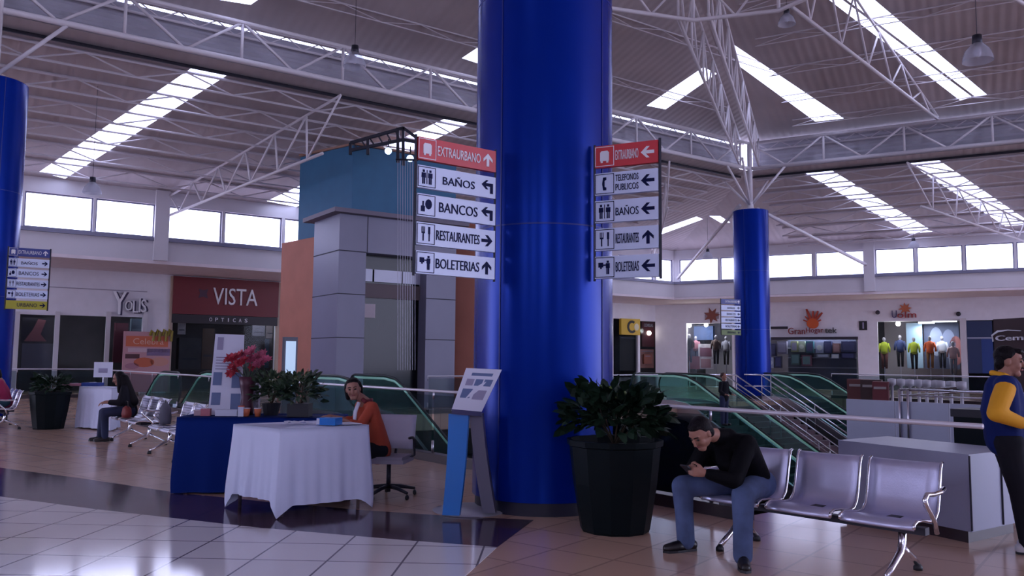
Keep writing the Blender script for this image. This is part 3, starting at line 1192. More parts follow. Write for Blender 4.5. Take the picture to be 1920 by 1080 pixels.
g = MB(); xq, zq = sx(TT, 686, 594, NL); rect(g, TT, xq, xq + .5, zq, zq + .42, .44, .02); g.build('notice', mat('notice_pale', (.45, .38, .42), .6), tw)

# teal box above
T1_ = at(659, 400, 26.2); T2_ = at(560, 400, 27.9)
zt_ = at(659, 272, 26.2).z
zb_ = at(563, 452, 27.9).z
T3_ = T1_ + DL * 3.9
T4_ = T2_ + DL * 3.9
MB().prism([Z(T1_, zb_), Z(T3_, zb_), Z(T4_, zb_), Z(T2_, zb_)], (0, 0, zt_ - zb_)).build('upper_box', teal, tw)
MB().prism([Z(T1_ + NL * .12, zt_), Z(T3_ + NL * .12, zt_), Z(T4_, zt_), Z(T2_ + NL * .12 - DL * .1, zt_)], (0, 0, .07)).build('roof_edge', mat('tan_trim', (.30, .16, .11), .6), tw)
O1, O2 = at(594, 600, 25.9), at(524, 600, 27.6)
zo = at(528, 456, 27.6).z
MB().prism([Z(O1, 0), Z(O1 + DL * 1.2, 0), Z(O2 + DL * 1.2, 0), Z(O2, 0)], (0, 0, zo)).build('orange_wing', orange_wall, tw)
O3 = at(852, 600, 26.8); O4 = at(905, 600, 26.6)
MB().prism([Z(O3, 0), Z(O4, 0), Z(O4, 0) + V((0, 1.2, 0)), Z(O3, 0) + V((0, 1.2, 0))], (0, 0, at(870, 400, 26.8).z)).build('orange_wing', orange_wall, tw)

# hanging wire mesh in front of the lift opening
ms = thing('wire_screen', 'fine vertical wires hanging in front of the lift tower opening', 'screen', at(762, 690, 23.5))
wm = MB()
for k in range(8):
    x = 746 + k * 4.6
    wm.tube(at(x, 300, 23.6), at(x, 694, 23.6), .006, n=4)
wm.build('wires', mat('wire', (.34, .33, .40), .4, .5), ms)
MB().tube(at(742, 299, 23.6), at(784, 300, 23.6), .03, n=6).build('head_rail', dark_metal, ms)

# dark truss with spotlights on the tower
sp = thing('lighting_rig', 'black lighting frame on top of the teal box', 'frame', Z(T1_, zt_ + .07))
yb = 25.4
fp = lambda x, y, dy=0: at(x, y, yb + dy)
for a, b in (((657, 268), (756, 240)), ((657, 282), (756, 262)), ((756, 238), (756, 310)), ((746, 240), (746, 305)),
             ((690, 262), (690, 290)), ((657, 268), (657, 290)), ((756, 262), (790, 268)), ((756, 240), (786, 262))):
    MB().bar(fp(*a), fp(*b), .09, .09).build('beam', dark_metal, sp)
for k in range(6):
    x = 662 + k * 16
    MB().tube(fp(x, 268 - k * 4), fp(x + 9, 280 - k * 3), .025, n=5).build('lacing', dark_metal, sp)
for (x, y, lb) in ((728, 283, 'left of the two blue spotlights hanging from the black frame'), (769, 297, 'right of the two blue spotlights hanging from the black frame')):
    c = fp(x, y, -.3)
    s_ = thing('spotlight', lb, 'spotlight', c)
    d = V((.1, -.9, -.4)).normalized()
    MB().tube(c - d * .28, c, .07, .13, 12).build('housing', black_plastic, s_, True)
    MB().tube(c, c + d * .02, .11, n=12).build('lens', blue_light, s_, True)
    MB().tube(c - d * .15, c - d * .15 + V((0, 0, .35)), .02, n=6).build('yoke', dark_metal, s_)


# ------------------------------------------------------------------ hanging lamps
def lamp(px, py, wpx, label, dia=.5):
    Y = dia * FPX / wpx
    c = at(px, py, Y)
    t = thing('high_bay_lamp', label, 'lamp', c, group=None)
    s = dia / .5
    MB().lathe([(.245 * s, -.16 * s), (.24 * s, -.10 * s), (.20 * s, .02 * s), (.12 * s, .12 * s), (.07 * s, .16 * s)], c, 24).build('shade', acrylic, t, True)
    MB().lathe([(.0, .30 * s), (.075 * s, .30 * s), (.085 * s, .16 * s), (.06 * s, .13 * s), (0, .13 * s)], c, 16).build('ballast', dark_metal, t, True)
    MB().sph(c + V((0, 0, .0)), .06 * s, (1, 1, 1.5), 10, 8).build('bulb', letter_white, t, True)
    # cord to the roof above it
    zr = 1e9
    for pl, ok in ((P_IL, (c - K).dot(NL) > 0), (P_IR, (c - K).dot(NR) > 0)):
        zr = min(zr, pl[2](c.x, c.y))
    if (c - K).dot(NL) < 0:
        zr = P_OL[2](c.x, c.y)
    elif (c - K).dot(NR) < 0:
        zr = P_OR[2](c.x, c.y)
    zr = min(zr, 20)
    MB().tube(c + V((0, 0, .3 * s)), Z(c, zr - .02), .006, n=5).build('cord', dark_metal, t)


lamp(1833, 98, 56, 'large clear bell lamp hanging at the upper right')
lamp(665, 112, 46, 'clear bell lamp hanging in front of the main truss, left of centre')
lamp(173, 352, 34, 'clear bell lamp hanging over the left high windows')
lamp(1475, 36, 34, 'clear bell lamp beside the ring truss near the top edge')
lamp(1713, 458, 20, 'small bell lamp over the right high windows')
lamp(1327, 478, 19, 'tiny bell lamp hanging near the far corner')
lamp(1348, 262, 20, 'small bell lamp by the main truss left of the far column')


# ------------------------------------------------------------------ sign ladders
def arrow(mb, T, cx, cz, s, kind, y):
    if kind in ('up', 'left', 'right', 'down'):
        pts = [(0, .5), (.42, .08), (.42, -.16), (.12, .12), (.12, -.5), (-.12, -.5), (-.12, .12), (-.42, -.16), (-.42, .08)]
        a = {'up': 0, 'left': pi / 2, 'right': -pi / 2, 'down': pi}[kind]
        pts = [(x * cos(a) - z * sin(a), x * sin(a) + z * cos(a)) for x, z in pts]
    else:   # bent left: comes up then turns left
        pts = [(-.55, .16), (-.14, .5), (.06, .5), (-.16, .28), (.5, .28), (.5, -.5), (.24, -.5), (.24, .04), (-.16, .04), (.06, -.2), (-.14, -.2)]
    flatpoly(mb, T, [(cx + x * s, cz + z * s) for x, z in pts], y, .004)


def picto(mb, T, cx, cz, s, kind, y):
    def R(a, b, c, d):
        rect(mb, T, cx + a * s, cx + b * s, cz + c * s, cz + d * s, y, .004)
    if kind == 'bus':
        flatpoly(mb, T, [(cx + x * s, cz + z * s) for x, z in ((-.3, -.3), (.3, -.3), (.3, .25), (.2, .36), (-.2, .36), (-.3, .25))], y)
        R(-.26, -.12, -.42, -.3); R(.12, .26, -.42, -.3)
    elif kind == 'people':
        for o in (-.24, .24):
            R(o - .07, o + .07, .3, .45); R(o - .15, o + .15, -.05, .26); R(o - .1, o - .02, -.45, -.05); R(o + .02, o + .1, -.45, -.05)
        R(-.02, .02, -.45, .45)
    elif kind == 'coins':
        flatpoly(mb, T, [(cx + s * (.15 + .24 * cos(a)), cz + s * (.08 + .32 * sin(a))) for a in [pi * k / 6 for k in range(12)]], y)
        R(-.4, -.12, -.4, -.05); R(-.3, -.2, -.05, .25)
    elif kind == 'cutlery':
        for k in (-.3, -.2, -.1):
            R(k - .02, k + .02, .1, .45)
        R(-.32, -.08, .02, .12); R(-.24, -.16, -.45, .02)
        R(.16, .3, -.0, .45); R(.2, .27, -.45, 0)
    elif kind == 'phone':
        flatpoly(mb, T, [(cx + x * s, cz + z * s) for x, z in ((-.1, .42), (.12, .42), (.12, .25), (.0, .2), (.0, -.2), (.12, -.25), (.12, -.42), (-.1, -.42), (-.16, 0))], y)
    elif kind == 'ticket':
        R(-.42, -.1, .0, .3); R(-.3, -.2, -.1, 0)
        R(.14, .28, .28, .42); R(.08, .34, -.05, .26); R(.12, .2, -.45, -.05); R(.22, .3, -.45, -.05); R(-.1, .1, .1, .18)


def sign_ladder(label, p_left, p_right, ztop_, zbot, rows, post='both'):
    """p_left/p_right: xy of both ends as read; rows top to bottom"""
    pl_, pr_ = V((p_left[0], p_left[1], 0)), V((p_right[0], p_right[1], 0))
    W = (pr_ - pl_).length
    T = frame(pl_, pr_ - pl_)
    t = thing('direction_sign', label, 'sign', Z(pl_.lerp(pr_, .5), zbot))
    n = len(rows)
    H = ztop_ - zbot
    ph = H / (n + (n - 1) * .26)
    for x in (0.0, W):
        MB().bar(T @ V((x, .0, zbot - .02)), T @ V((x, .0, ztop_ + .02)), .022, .03).build('side_bar', dark_metal, t)
    for i, (bgm, ink, pic, words_, arr) in enumerate(rows):
        z1 = ztop_ - i * ph * 1.26
        z0 = z1 - ph
        b = MB(); rect(b, T, .012, W - .012, z0, z1, .025, .05); bo = b.build('panel', bgm, t)
        y = -.026
        cz = (z0 + z1) / 2
        s = ph * .78
        a = MB()
        arrow(a, T, W - ph * .52, cz, s * .78, arr, y); a.build('arrow', ink, bo)
        if pic:
            a = MB(); picto(a, T, ph * .52, cz, s * .9, pic, y)
            for (x0, x1, w0, w1) in ((.07, .97, .05, .08), (.07, .97, .92, .95), (.07, .10, .08, .92), (.94, .97, .08, .92)):
                rect(a, T, ph * x0, ph * x1, z0 + ph * w0, z0 + ph * w1, y, .002)
            a.build('pictogram', ink, bo)
        if words_:
            a = MB()
            lines = words_.split('|')
            x0, x1 = ph * 1.04, W - ph * .94
            for j, ln in enumerate(lines):
                hh = ph * (.44 if len(lines) == 1 else .29)
                zc = cz + (0 if len(lines) == 1 else (ph * .22 if j == 0 else -ph * .2))
                wmax = min(x1 - x0, len(ln) * hh * .78)
                xc = (x0 + x1) / 2
                text(a, ln, T, xc - wmax / 2, xc + wmax / 2, zc - hh / 2, zc + hh / 2, .003, y)
            a.build('lettering', ink, bo)
    return t


RW, WI = (sign_red, letter_white), (sign_white, sign_ink)
# near ladders: the end at the outer edge stands nearer to the viewer
la = at(780, 260, 7.55); lb = at(778, 515, 7.55)
ra = at(929, 281, 8.1)
sign_ladder('left hand ladder of five wayfinding panels fixed to the big blue column', (la.x, la.y), (ra.x, ra.y), (la.z + ra.z) / 2 - .0, (lb.z + at(925, 522, 8.1).z) / 2,
            [RW + ('bus', 'EXTRAURBANO', 'up'), WI + ('people', 'BAÑOS', 'bent'), WI + ('coins', 'BANCOS', 'bent'),
             WI + ('cutlery', 'RESTAURANTES', 'right'), WI + ('ticket', 'BOLETERIAS', 'up')])
lc = at(1115, 277, 8.15); ld = at(1113, 525, 8.15); rc = at(1237, 262, 7.85)
sign_ladder('right hand ladder of five wayfinding panels fixed to the big blue column', (lc.x, lc.y), (rc.x, rc.y), (lc.z + rc.z) / 2, (ld.z + at(1231, 517, 7.85).z) / 2,
            [RW + ('bus', 'EXTRAURBANO', 'left'), WI + ('phone', 'TELEFONOS|PUBLICOS', 'left'), WI + ('people', 'BAÑOS', 'left'),
             WI + ('cutlery', 'RESTAURANTES', 'up'), WI + ('ticket', 'BOLETERIAS', 'left')])
p, q = at(16, 466, 18.2), at(95, 472, 18.6)
sign_ladder('wayfinding panels on the column at the left edge, yellow panel lowest', (p.x, p.y), (q.x, q.y), at(55, 466, 18.4).z, at(55, 580, 18.4).z,
            [(sign_lav, letter_white, 'bus', 'EXTRAURBANO', 'up'), WI + ('people', 'BAÑOS', 'right'), WI + ('coins', 'BANCOS', 'right'),
             WI + ('cutlery', 'RESTAURANTES', 'right'), WI + ('ticket', 'BOLETERIAS', 'right'), (sign_yellow, sign_ink, None, 'URBANO', 'right')])
p, q = at(1351, 562, 33.4), at(1388, 562, 33.7)
sign_ladder('small wayfinding panels on the far blue column, green panel lowest', (p.x, p.y), (q.x, q.y), at(1370, 561, 33.5).z, at(1370, 628, 33.5).z,
            [(sign_lav, letter_white, None, 'EXTRAURBANO', 'up'), WI + (None, 'BAÑOS', 'left'), WI + (None, 'BANCOS', 'left'),
             WI + (None, 'RESTAURANTES', 'left'), WI + (None, 'BOLETERIAS', 'left'), (mat('sign_green', (.2, .28, .1), .5), sign_ink, None, 'URBANO', 'left')])
for (a, b, lb_) in ((ra, K1 + V((-.66, -.2, 0)), 1), (lc, K1 + V((.66, -.25, 0)), 2)):
    for z in (a.z - .25, a.z - 1.1):
        pass

# ------------------------------------------------------------------ shops on the left
def onwall(T, n, x0, y0, x1, y1, off=0.0):
    """pixel box -> local box on a plane `off` behind the wall face"""
    O = T.translation - n * off
    T2 = T.copy(); T2.translation = O
    a = T2.inverted() @ onp(x0, (y0 + y1) / 2, O, n)
    b = T2.inverted() @ onp(x1, (y0 + y1) / 2, O, n)
    xm = (x0 + x1) / 2
    zt = (T2.inverted() @ onp(xm, y0, O, n)).z
    zb = (T2.inverted() @ onp(xm, y1, O, n)).z
    return T2, min(a.x, b.x), max(a.x, b.x), zb, zt


def wall_panel(name, label, cat, m, T, n, box, d=.06, off=-.01, group=None):
    T2, x0, x1, z0, z1 = onwall(T, n, *box, off)
    t = thing(name, label, cat, T2 @ V(((x0 + x1) / 2, 0, z0)), group=group)
    b = MB(); rect(b, T2, x0, x1, z0, z1, 0, d); b.build('board', m, t)
    return t, T2, x0, x1, z0, z1


# plain upper board line on the pale shop
T2, x0, x1, z0, z1 = onwall(SL, NL, 20, 540, 275, 584, -.03)
b = MB(); rect(b, T2, x0, x1, z1 - .03, z1, 0, .05); struct(b.build('trim_9', mat('trim_grey', (.36, .34, .42), .6)))
# white posts and mullions of the pale shop
for i, x in enumerate((-2, 33, 108, 203, 272)):
    T2, x0, x1, z0, z1 = onwall(SL, NL, x - 3, 590, x + 3, 600, -.02)
    b = MB(); rect(b, T2, x0 - .02, x1 + .02, 0, z1 + .12, 0, .14); struct(b.build('trim_%d' % (10 + i), white_paint))
for h in hl:
    b = MB(); rect(b, SL, h[0], h[1], .05, h[3], .12, .012); struct(b.build('window_%d' % wn, glass_shop)); wn += 1
for h in hr_[:3]:
    b = MB(); rect(b, SR, h[0], h[1], .05, h[3], .12, .012); struct(b.build('window_%d' % wn, glass_shop)); wn += 1

# shop letters
T2, x0, x1, z0, z1 = onwall(SL, NL, 211, 548, 274, 590, -.12)
t = thing('shop_lettering', 'standing white letters over the pale shop at left', 'sign', T2 @ V(((x0 + x1) / 2, 0, z0)))
wY = (x1 - x0)
for ch, a, b_, c_, d_ in (('Y', 0, .40, 0, 1), ('O', .36, .58, .18, .62), ('L', .60, .76, .1, .62), ('I', .78, .82, .12, .75), ('S', .84, 1.0, .12, .7)):
    m_ = MB(); text(m_, ch, T2, x0 + a * wY, x0 + b_ * wY, z0 + c_ * (z1 - z0), z0 + d_ * (z1 - z0), .05); lo = m_.build('letter', mat('letter_bright', (.9, .9, .95), .3), t)
    m_ = MB(); text(m_, ch, T2, x0 + a * wY + .07, x0 + b_ * wY + .1, z0 + c_ * (z1 - z0) - .03, z0 + d_ * (z1 - z0), .03, .06); m_.build('side', mat('letter_side', (.06, .05, .12), .5), lo)

# maroon optician's fascia
t, T2, x0, x1, z0, z1 = wall_panel('shop_fascia', 'maroon fascia reading VISTA over a dark shopfront', 'sign', maroon, SL, NL, (322, 524, 519, 592), .25, .0)
yy = -.255
def wx(px, py=560):
    return (T2.inverted() @ onp(px, py, T2.translation, NL)).x
def wz(px, py):
    return (T2.inverted() @ onp(px, py, T2.translation, NL)).z
m_ = MB(); text(m_, 'VISTA', T2, wx(396), wx(479), wz(437, 573), wz(437, 542), .03, yy); m_.build('lettering', letter_white, t)
m_ = MB(); flatpoly(m_, T2, [(wx(378) + .28 * cos(a) * (1 if k % 2 else .5), wz(378, 551) + .28 * sin(a) * (1 if k % 2 else .5)) for k, a in enumerate([pi * i / 4 for i in range(8)])], yy, .01)
m_.build('emblem', mat('emblem_dark', (.06, .02, .05), .5), t)
m_ = MB(); rect(m_, T2, x0, x1, z0 - .38, z0 - .01, -.02, .18); m_.build('lower_strip', mat('strip_dark', (.018, .014, .022), .5), t)
m_ = MB()
for k, ch in enumerate('OPTICAS'):
    cx = wx(393 + k * 11.0, 590)
    m_ = MB(); text(m_, ch, T2, cx - (.02 if ch == 'I' else .06), cx + (.02 if ch == 'I' else .06), z0 - .27, z0 - .11, .01, -.21); m_.build('letter', letter_white, t)
for i, (xa_, lbl) in enumerate(((320, 'slim pale door jamb left of the dark optician shop'), (520, 'slim yellowish door jamb right of the dark optician shop'))):
    T3, a, b_, c_, d_ = onwall(SL, NL, xa_ - 2, 530, xa_ + 2, 600, -.02)
    m_ = MB(); rect(m_, T3, a, b_ + .04, 0, z1, 0, .14); struct(m_.build('trim_%d' % (16 + i), mat('jamb', (.48, .38, .30), .6)))

# things seen in the shop windows
def showcase(name, label, cat, m, T, n, box, off=.9, d=.08, group=None):
    t, T2, x0, x1, z0, z1 = wall_panel(name, label, cat, m, T, n, box, d, off, group)
    return t, T2, x0, x1, z0, z1


t, T2, x0, x1, z0, z1 = showcase('poster', 'poster with pink figure in the leftmost window of the pale shop', 'poster', dark_int, SL, NL, (40, 596, 100, 640), .5)
m_ = MB(); flatpoly(m_, T2, [(x0 + (x1 - x0) * a, z0 + (z1 - z0) * b) for a, b in ((.1, .0), (.35, .5), (.5, .95), (.75, .9), (.6, .3), (.8, 0))], -.082, .006); m_.build('figure', mat('dusty_pink', (.35, .13, .15), .7), t)
t, T2, x0, x1, z0, z1 = showcase('display_stand', 'grey display stand under the poster in the leftmost window', 'display', mat('mid_grey', (.16, .15, .20), .6), SL, NL, (40, 644, 100, 690), .4)
random.seed(3)
for k in range(6):
    bx_ = x0 + .15 + k * (x1 - x0 - .3) / 5
    s_ = MB(); s_.lathe([(0, 0), (.07, 0), (.08, .1), (.04, .2), (0, .22)], T2 @ V((bx_, -.2, 1.2 + .0)), 10)
t, T2, x0, x1, z0, z1 = showcase('cabinet', 'pale cabinet inside the third window of the pale shop', 'cabinet', mat('pale_teal', (.16, .22, .28), .6), SL, NL, (243, 598, 268, 640), .6, .3)
m_ = MB(); rect(m_, T2, x0 + .04, x1 - .04, z0 + .06, z0 + .5, -.3, .012); m_.build('door', mat('pale_teal2', (.24, .32, .38), .6), t)
t, T2, x0, x1, z0, z1 = showcase('garment', 'dark red garment hanging beside the pale cabinet', 'garment', mat('wine', (.12, .02, .04), .8), SL, NL, (212, 606, 238, 680), .7, .12)

# food poster board on the near side of the shops
T2, x0, x1, z0, z1 = onwall(SL, NL, 230, 622, 318, 692, -.9)
t = thing('advert_board', 'orange and pink advertising board with cakes before the pale shop', 'board', T2 @ V(((x0 + x1) / 2, 0, 0)))
cw, chh = x1 - x0, z1 - z0
m_ = MB(); rect(m_, T2, x0, x1, .1, z1, 0, .08); m_.build('board', mat('poster_pink', (.55, .30, .33), .6), t)
for nm, a, b_, c_, d_, co in (('red_band', .05, .95, .60, .88, (.62, .16, .08)), ('mauve_field', .5, 1.0, .36, .55, (.20, .14, .26)),
                              ('cream_band', .1, .95, .45, .56, (.62, .45, .50)), ('brown_patch', .05, .35, .28, .40, (.10, .04, .05))):
    m_ = MB(); rect(m_, T2, x0 + a * cw, x0 + b_ * cw, z0 + c_ * chh, z0 + d_ * chh, -.08, .006); m_.build(nm, mat('poster_' + nm, co, .6), t)
for cx, cz, rx, rz_, co in ((.45, .18, .22, .13, (.55, .14, .07)), (.78, .2, .2, .12, (.60, .30, .24)), (.2, .08, .15, .08, (.42, .20, .26))):
    m_ = MB(); flatpoly(m_, T2, [(x0 + cw * (cx + rx * cos(a)), z0 + chh * (cz + rz_ * sin(a))) for a in [pi * k / 8 for k in range(16)]], -.087, .005); m_.build('cake_picture', mat('cake_%d' % int(cx * 100), co, .6), t)
m_ = MB(); text(m_, 'Celebra', T2, x0 + .2 * cw, x0 + .85 * cw, z0 + .66 * chh, z0 + .82 * chh, .008, -.087); m_.build('lettering', mat('poster_script', (.75, .45, .35), .6), t)
for k, (a, h_) in enumerate(((.55, .18), (.68, .25), (.82, .3), (.94, .32))):
    m_ = MB(); m_.path([T2 @ V((x0 + a * cw, -.1, z0 + .9 * chh)), T2 @ V((x0 + (a + .03) * cw, -.14, z0 + (.98 + h_ * .3) * chh)), T2 @ V((x0 + (a + .08) * cw, -.14, z0 + (.9 + h_ * .4) * chh)), T2 @ V((x0 + (a + .07) * cw, -.14, z0 + .75 * chh))], .05, 6)
    m_.build('ribbon', mat('ribbon_y', (.28, .22, .03), .5), t)

for (name, lab, cat, co, box, off, dd_) in (
        ('notice', 'lit white notice inside the dark optician shop', 'notice', (.62, .58, .62), (333, 602, 348, 627), .5, .03),
        ('picture', 'pale portrait poster at the right side of the optician shop', 'poster', (.22, .21, .27), (473, 608, 496, 630), 1.2, .04),
        ('picture', 'pale round portrait beside the right jamb of the optician shop', 'poster', (.30, .24, .24), (499, 607, 513, 634), 1.0, .04),
        ('counter', 'dark counter inside the optician shop', 'counter', (.05, .05, .06), (330, 634, 372, 692), 1.5, .5),
        ('door_leaf', 'brown door leaf inside the optician shop', 'door', (.07, .04, .03), (378, 616, 400, 692), 1.7, .06),
        ('banner', 'blue grey hanging banner inside the optician shop', 'banner', (.06, .10, .16), (496, 636, 512, 690), 1.4, .03)):
    t, T2, x0, x1, z0, z1 = showcase(name, lab, cat, mat('shop_c_' + lab[:14], co, .6, var=.2, vscale=4), SL, NL, box, off, dd_)
    m_ = MB(); rect(m_, T2, x0 + (x1 - x0) * .15, x1 - (x1 - x0) * .15, z0 + (z1 - z0) * .3, z0 + (z1 - z0) * .36, -dd_, .004)
    m_.build('line', groove, t)

# light box totem before the orange wing
c0 = at(544, 640, 22.5)
t = thing('totem', 'slim pale blue backlit totem in front of the orange wing', 'totem', (c0.x, c0.y, 0), atan2(DL.y, DL.x))
zz1 = at(544, 632, 22.5).z
b_ = local(t); b_.box((0, 0, zz1 / 2), (.38, .14, zz1)); b_.build('case', mat('totem_case', (.10, .11, .15), .5), t)
b_ = local(t); b_.box((0, -.075, zz1 * .55 + .2), (.28, .01, zz1 * .6)); b_.build('light_face', mat('totem_face', (.5, .6, .7), .4, emit=(.35, .5, .7), estr=.7), t)
b_ = local(t); b_.box((-.04, -.083, zz1 * .42), (.10, .006, .22)); b_.build('picture', print_blue, t)

# ------------------------------------------------------------------ shops in the far corner
t, T2, x0, x1, z0, z1 = wall_panel('shop_sign', 'yellow sign with a dark letter C near the big column', 'sign', gold_m, SL, NL, (1161, 598, 1196, 628), .2, .05)
m_ = MB()
cx, cz, rr_ = x0 + (x1 - x0) * .55, (z0 + z1) / 2, (z1 - z0) * .40
arc = [pi * .3 + k * (1.45 * pi) / 14 for k in range(15)]
flatpoly(m_, T2, [(cx + rr_ * cos(a), cz + rr_ * sin(a)) for a in arc] + [(cx + rr_ * .62 * cos(a), cz + rr_ * .62 * sin(a)) for a in reversed(arc)], -.21, .02); m_.build('letter', black_plastic, t)
m_ = MB(); flatpoly(m_, T2, [(cx + .25 * (x1 - x0) + rr_ * .5 * cos(a), cz + rr_ * .55 * sin(a)) for a in [pi * k / 8 for k in range(16)]], -.21, .012); m_.build('spot', mat('cream', (.8, .75, .5), .5), t)
t, T2, x0, x1, z0, z1 = wall_panel('shop_sign', 'maroon shop panel with one bright bulb next to the yellow sign', 'sign', maroon, SL, NL, (1201, 604, 1224, 650), .15, .3)
m_ = MB(); m_.sph(T2 @ V(((x0 + x1) / 2, -.2, z0 + (z1 - z0) * .55)), .14, n=10, m=8); m_.build('bulb', warm_light, t)
m_ = MB(); text(m_, 'COMIDAS', T2, x0 + .15, x1 - .15, z1 - .3, z1 - .1, .01, -.155); m_.build('lettering', letter_white, t)
t, T2, x0, x1, z0, z1 = wall_panel('portrait_panel', 'black and white face portrait hung by the far corner', 'poster', paper, SL, NL, (1229, 606, 1256, 650), .1, .1)
for cx_, cz_, rx_, rz_ in ((.36, .55, .07, .12), (.62, .52, .07, .12)):
    m_ = MB(); flatpoly(m_, T2, [(x0 + (x1 - x0) * (cx_ + rx_ * cos(a)), z0 + (z1 - z0) * (cz_ + rz_ * sin(a))) for a in [pi * k / 6 for k in range(12)]], -.104, .006); m_.build('eye_shape', black_plastic, t)
m_ = MB(); flatpoly(m_, T2, [(x0 + (x1 - x0) * a, z0 + (z1 - z0) * b) for a, b in ((0, 0), (.2, .0), (.4, .12), (.6, .02), (1, .2), (1, 0), (1, -.05), (0, -.05))], -.104, .006); m_.build('hair_shape', black_plastic, t)
for (name, lab, cat, co, box, off) in (
        ('shutter', 'dark shutter under the yellow sign', 'shutter', (.02, .02, .025), (1160, 630, 1197, 695), .4),
        ('menu_board', 'salmon menu board under the maroon panel', 'board', (.45, .20, .16), (1199, 655, 1224, 690), .2),
        ('menu_picture', 'brown picture on the menu board edge under the maroon panel', 'picture', (.18, .05, .03), (1206, 664, 1220, 682), .05),
        ('door_panel', 'dark door below the face portrait', 'door', (.03, .015, .02), (1231, 652, 1254, 694), .4)):
    t, T2, x0, x1, z0, z1 = showcase(name, lab, cat, mat('corner_' + name, co, .6), SL, NL, box, off, .08)
    m_ = MB(); rect(m_, T2, x0 + .1, x1 - .1, z1 - .14, z1 - .1, -.08, .01); m_.build('rim', grey_panel, t)

# ------------------------------------------------------------------ shops on the right
def tubes(T, n, box, label, off=1.2):
    T2, x0, x1, z0, z1 = onwall(T, n, *box, off)
    t = thing('strip_light', label, 'lamp', T2 @ V(((x0 + x1) / 2, 0, z1)))
    m_ = MB(); m_.bar(T2 @ V((x0, 0, (z0 + z1) / 2)), T2 @ V((x1, 0, (z0 + z1) / 2)), .12, .1); m_.build('tube', tube_light, t)
    m_ = MB(); m_.bar(T2 @ V((x0, 0, z1 + .06)), T2 @ V((x1, 0, z1 + .06)), .16, .06); m_.build('housing', letter_white, t)
    m_ = MB()
    for x in (x0 + .1, x1 - .1):
        m_.tube(T2 @ V((x, 0, z1 + .06)), T2 @ V((x, 0, ZSOF - 1.0)), .01, n=4)
    m_.build('hanger', steel, t)
    l = bpy.data.lights.new('shop_glow', 'AREA'); l.shape = 'RECTANGLE'; l.size = x1 - x0; l.size_y = .2; l.energy = 60 * (x1 - x0); l.color = (.85, .9, 1)
    lo = bpy.data.objects.new('shop_glow', l); COL.objects.link(lo); lo.location = T2 @ V(((x0 + x1) / 2, 0, z0 - .08))
    lo.rotation_euler = (0, 0, atan2(DR.y, DR.x))
    return t


tubes(SR, NR, (1722, 603, 1752, 607), 'left of the two bright strip lights in the sportswear shop', 1.6)
tubes(SR, NR, (1748, 600, 1794, 604), 'right of the two bright strip lights in the sportswear shop', 1.2)
for i, (x, y, lb) in enumerate(((1293, 610, 'left small round ceiling spotlight in the corner clothes shop'), (1324, 609, 'right small round ceiling spotlight in the corner clothes shop'), (1684, 607, 'small round spotlight at the left end of the sportswear shop'))):
    c = onp(x, y, CR2 - NR * .5, NR)
    t = thing('ceiling_spotlight', lb, 'lamp', c)
    MB().sph(c, .13, n=12, m=8).build('bulb', warm_light, t, True)
    MB().tube(c + V((0, 0, .08)), Z(c, ZSOF - 1.0), .05, n=8).build('housing', dark_metal, t, True)
    l = bpy.data.lights.new('spot_glow', 'POINT'); l.energy = 70; l.color = (1, .93, .88); l.shadow_soft_size = .15
    lo = bpy.data.objects.new('spot_glow', l); COL.objects.link(lo); lo.location = c - V((0, 0, .25)) + NR * .2

# white lining inside the two clothes shops
for (h, nm) in ((hr_[0], 1), (hr_[2], 2)):
    m_ = MB(); rect(m_, SR, h[0] + .02, h[1] - .02, 0, ZSOF - 1.02, 4.05, .04); struct(m_.build('wall_lining', mat('lining_%d' % nm, (.34, .34, .42) if nm == 1 else (.42, .38, .42), .8)))

# sportswear shop side panel (lit blue) and pillar
for (name, lab, cat, co, box, off, dd_) in (
        ('backlit_panel', 'pale blue panel inside the sportswear shop', 'panel', (.35, .50, .65), (1700, 606, 1730, 690), 2.0, .05),
        ('graphic_wall', 'large dark sports mural in the sportswear shop', 'mural', (.07, .08, .14), (1733, 606, 1799, 692), 2.4, .05)):
    t, T2, x0, x1, z0, z1 = showcase(name, lab, cat, mat('sp_' + name, co, .6), SR, NR, box, off, dd_)
    if name == 'graphic_wall':
        for a, b_, co2 in ((.35, .6, (.25, .28, .38)), (.7, .55, (.20, .22, .33)), (.9, .4, (.3, .1, .1))):
            m_ = MB(); flatpoly(m_, T2, [(x0 + (x1 - x0) * a + .35 * cos(q_), z0 + (z1 - z0) * b_ + .8 * sin(q_)) for q_ in [pi * k / 8 for k in range(16)]], -.055, .006)
            m_.build('figure', mat('fig_%d' % int(a * 100), co2, .7), t)


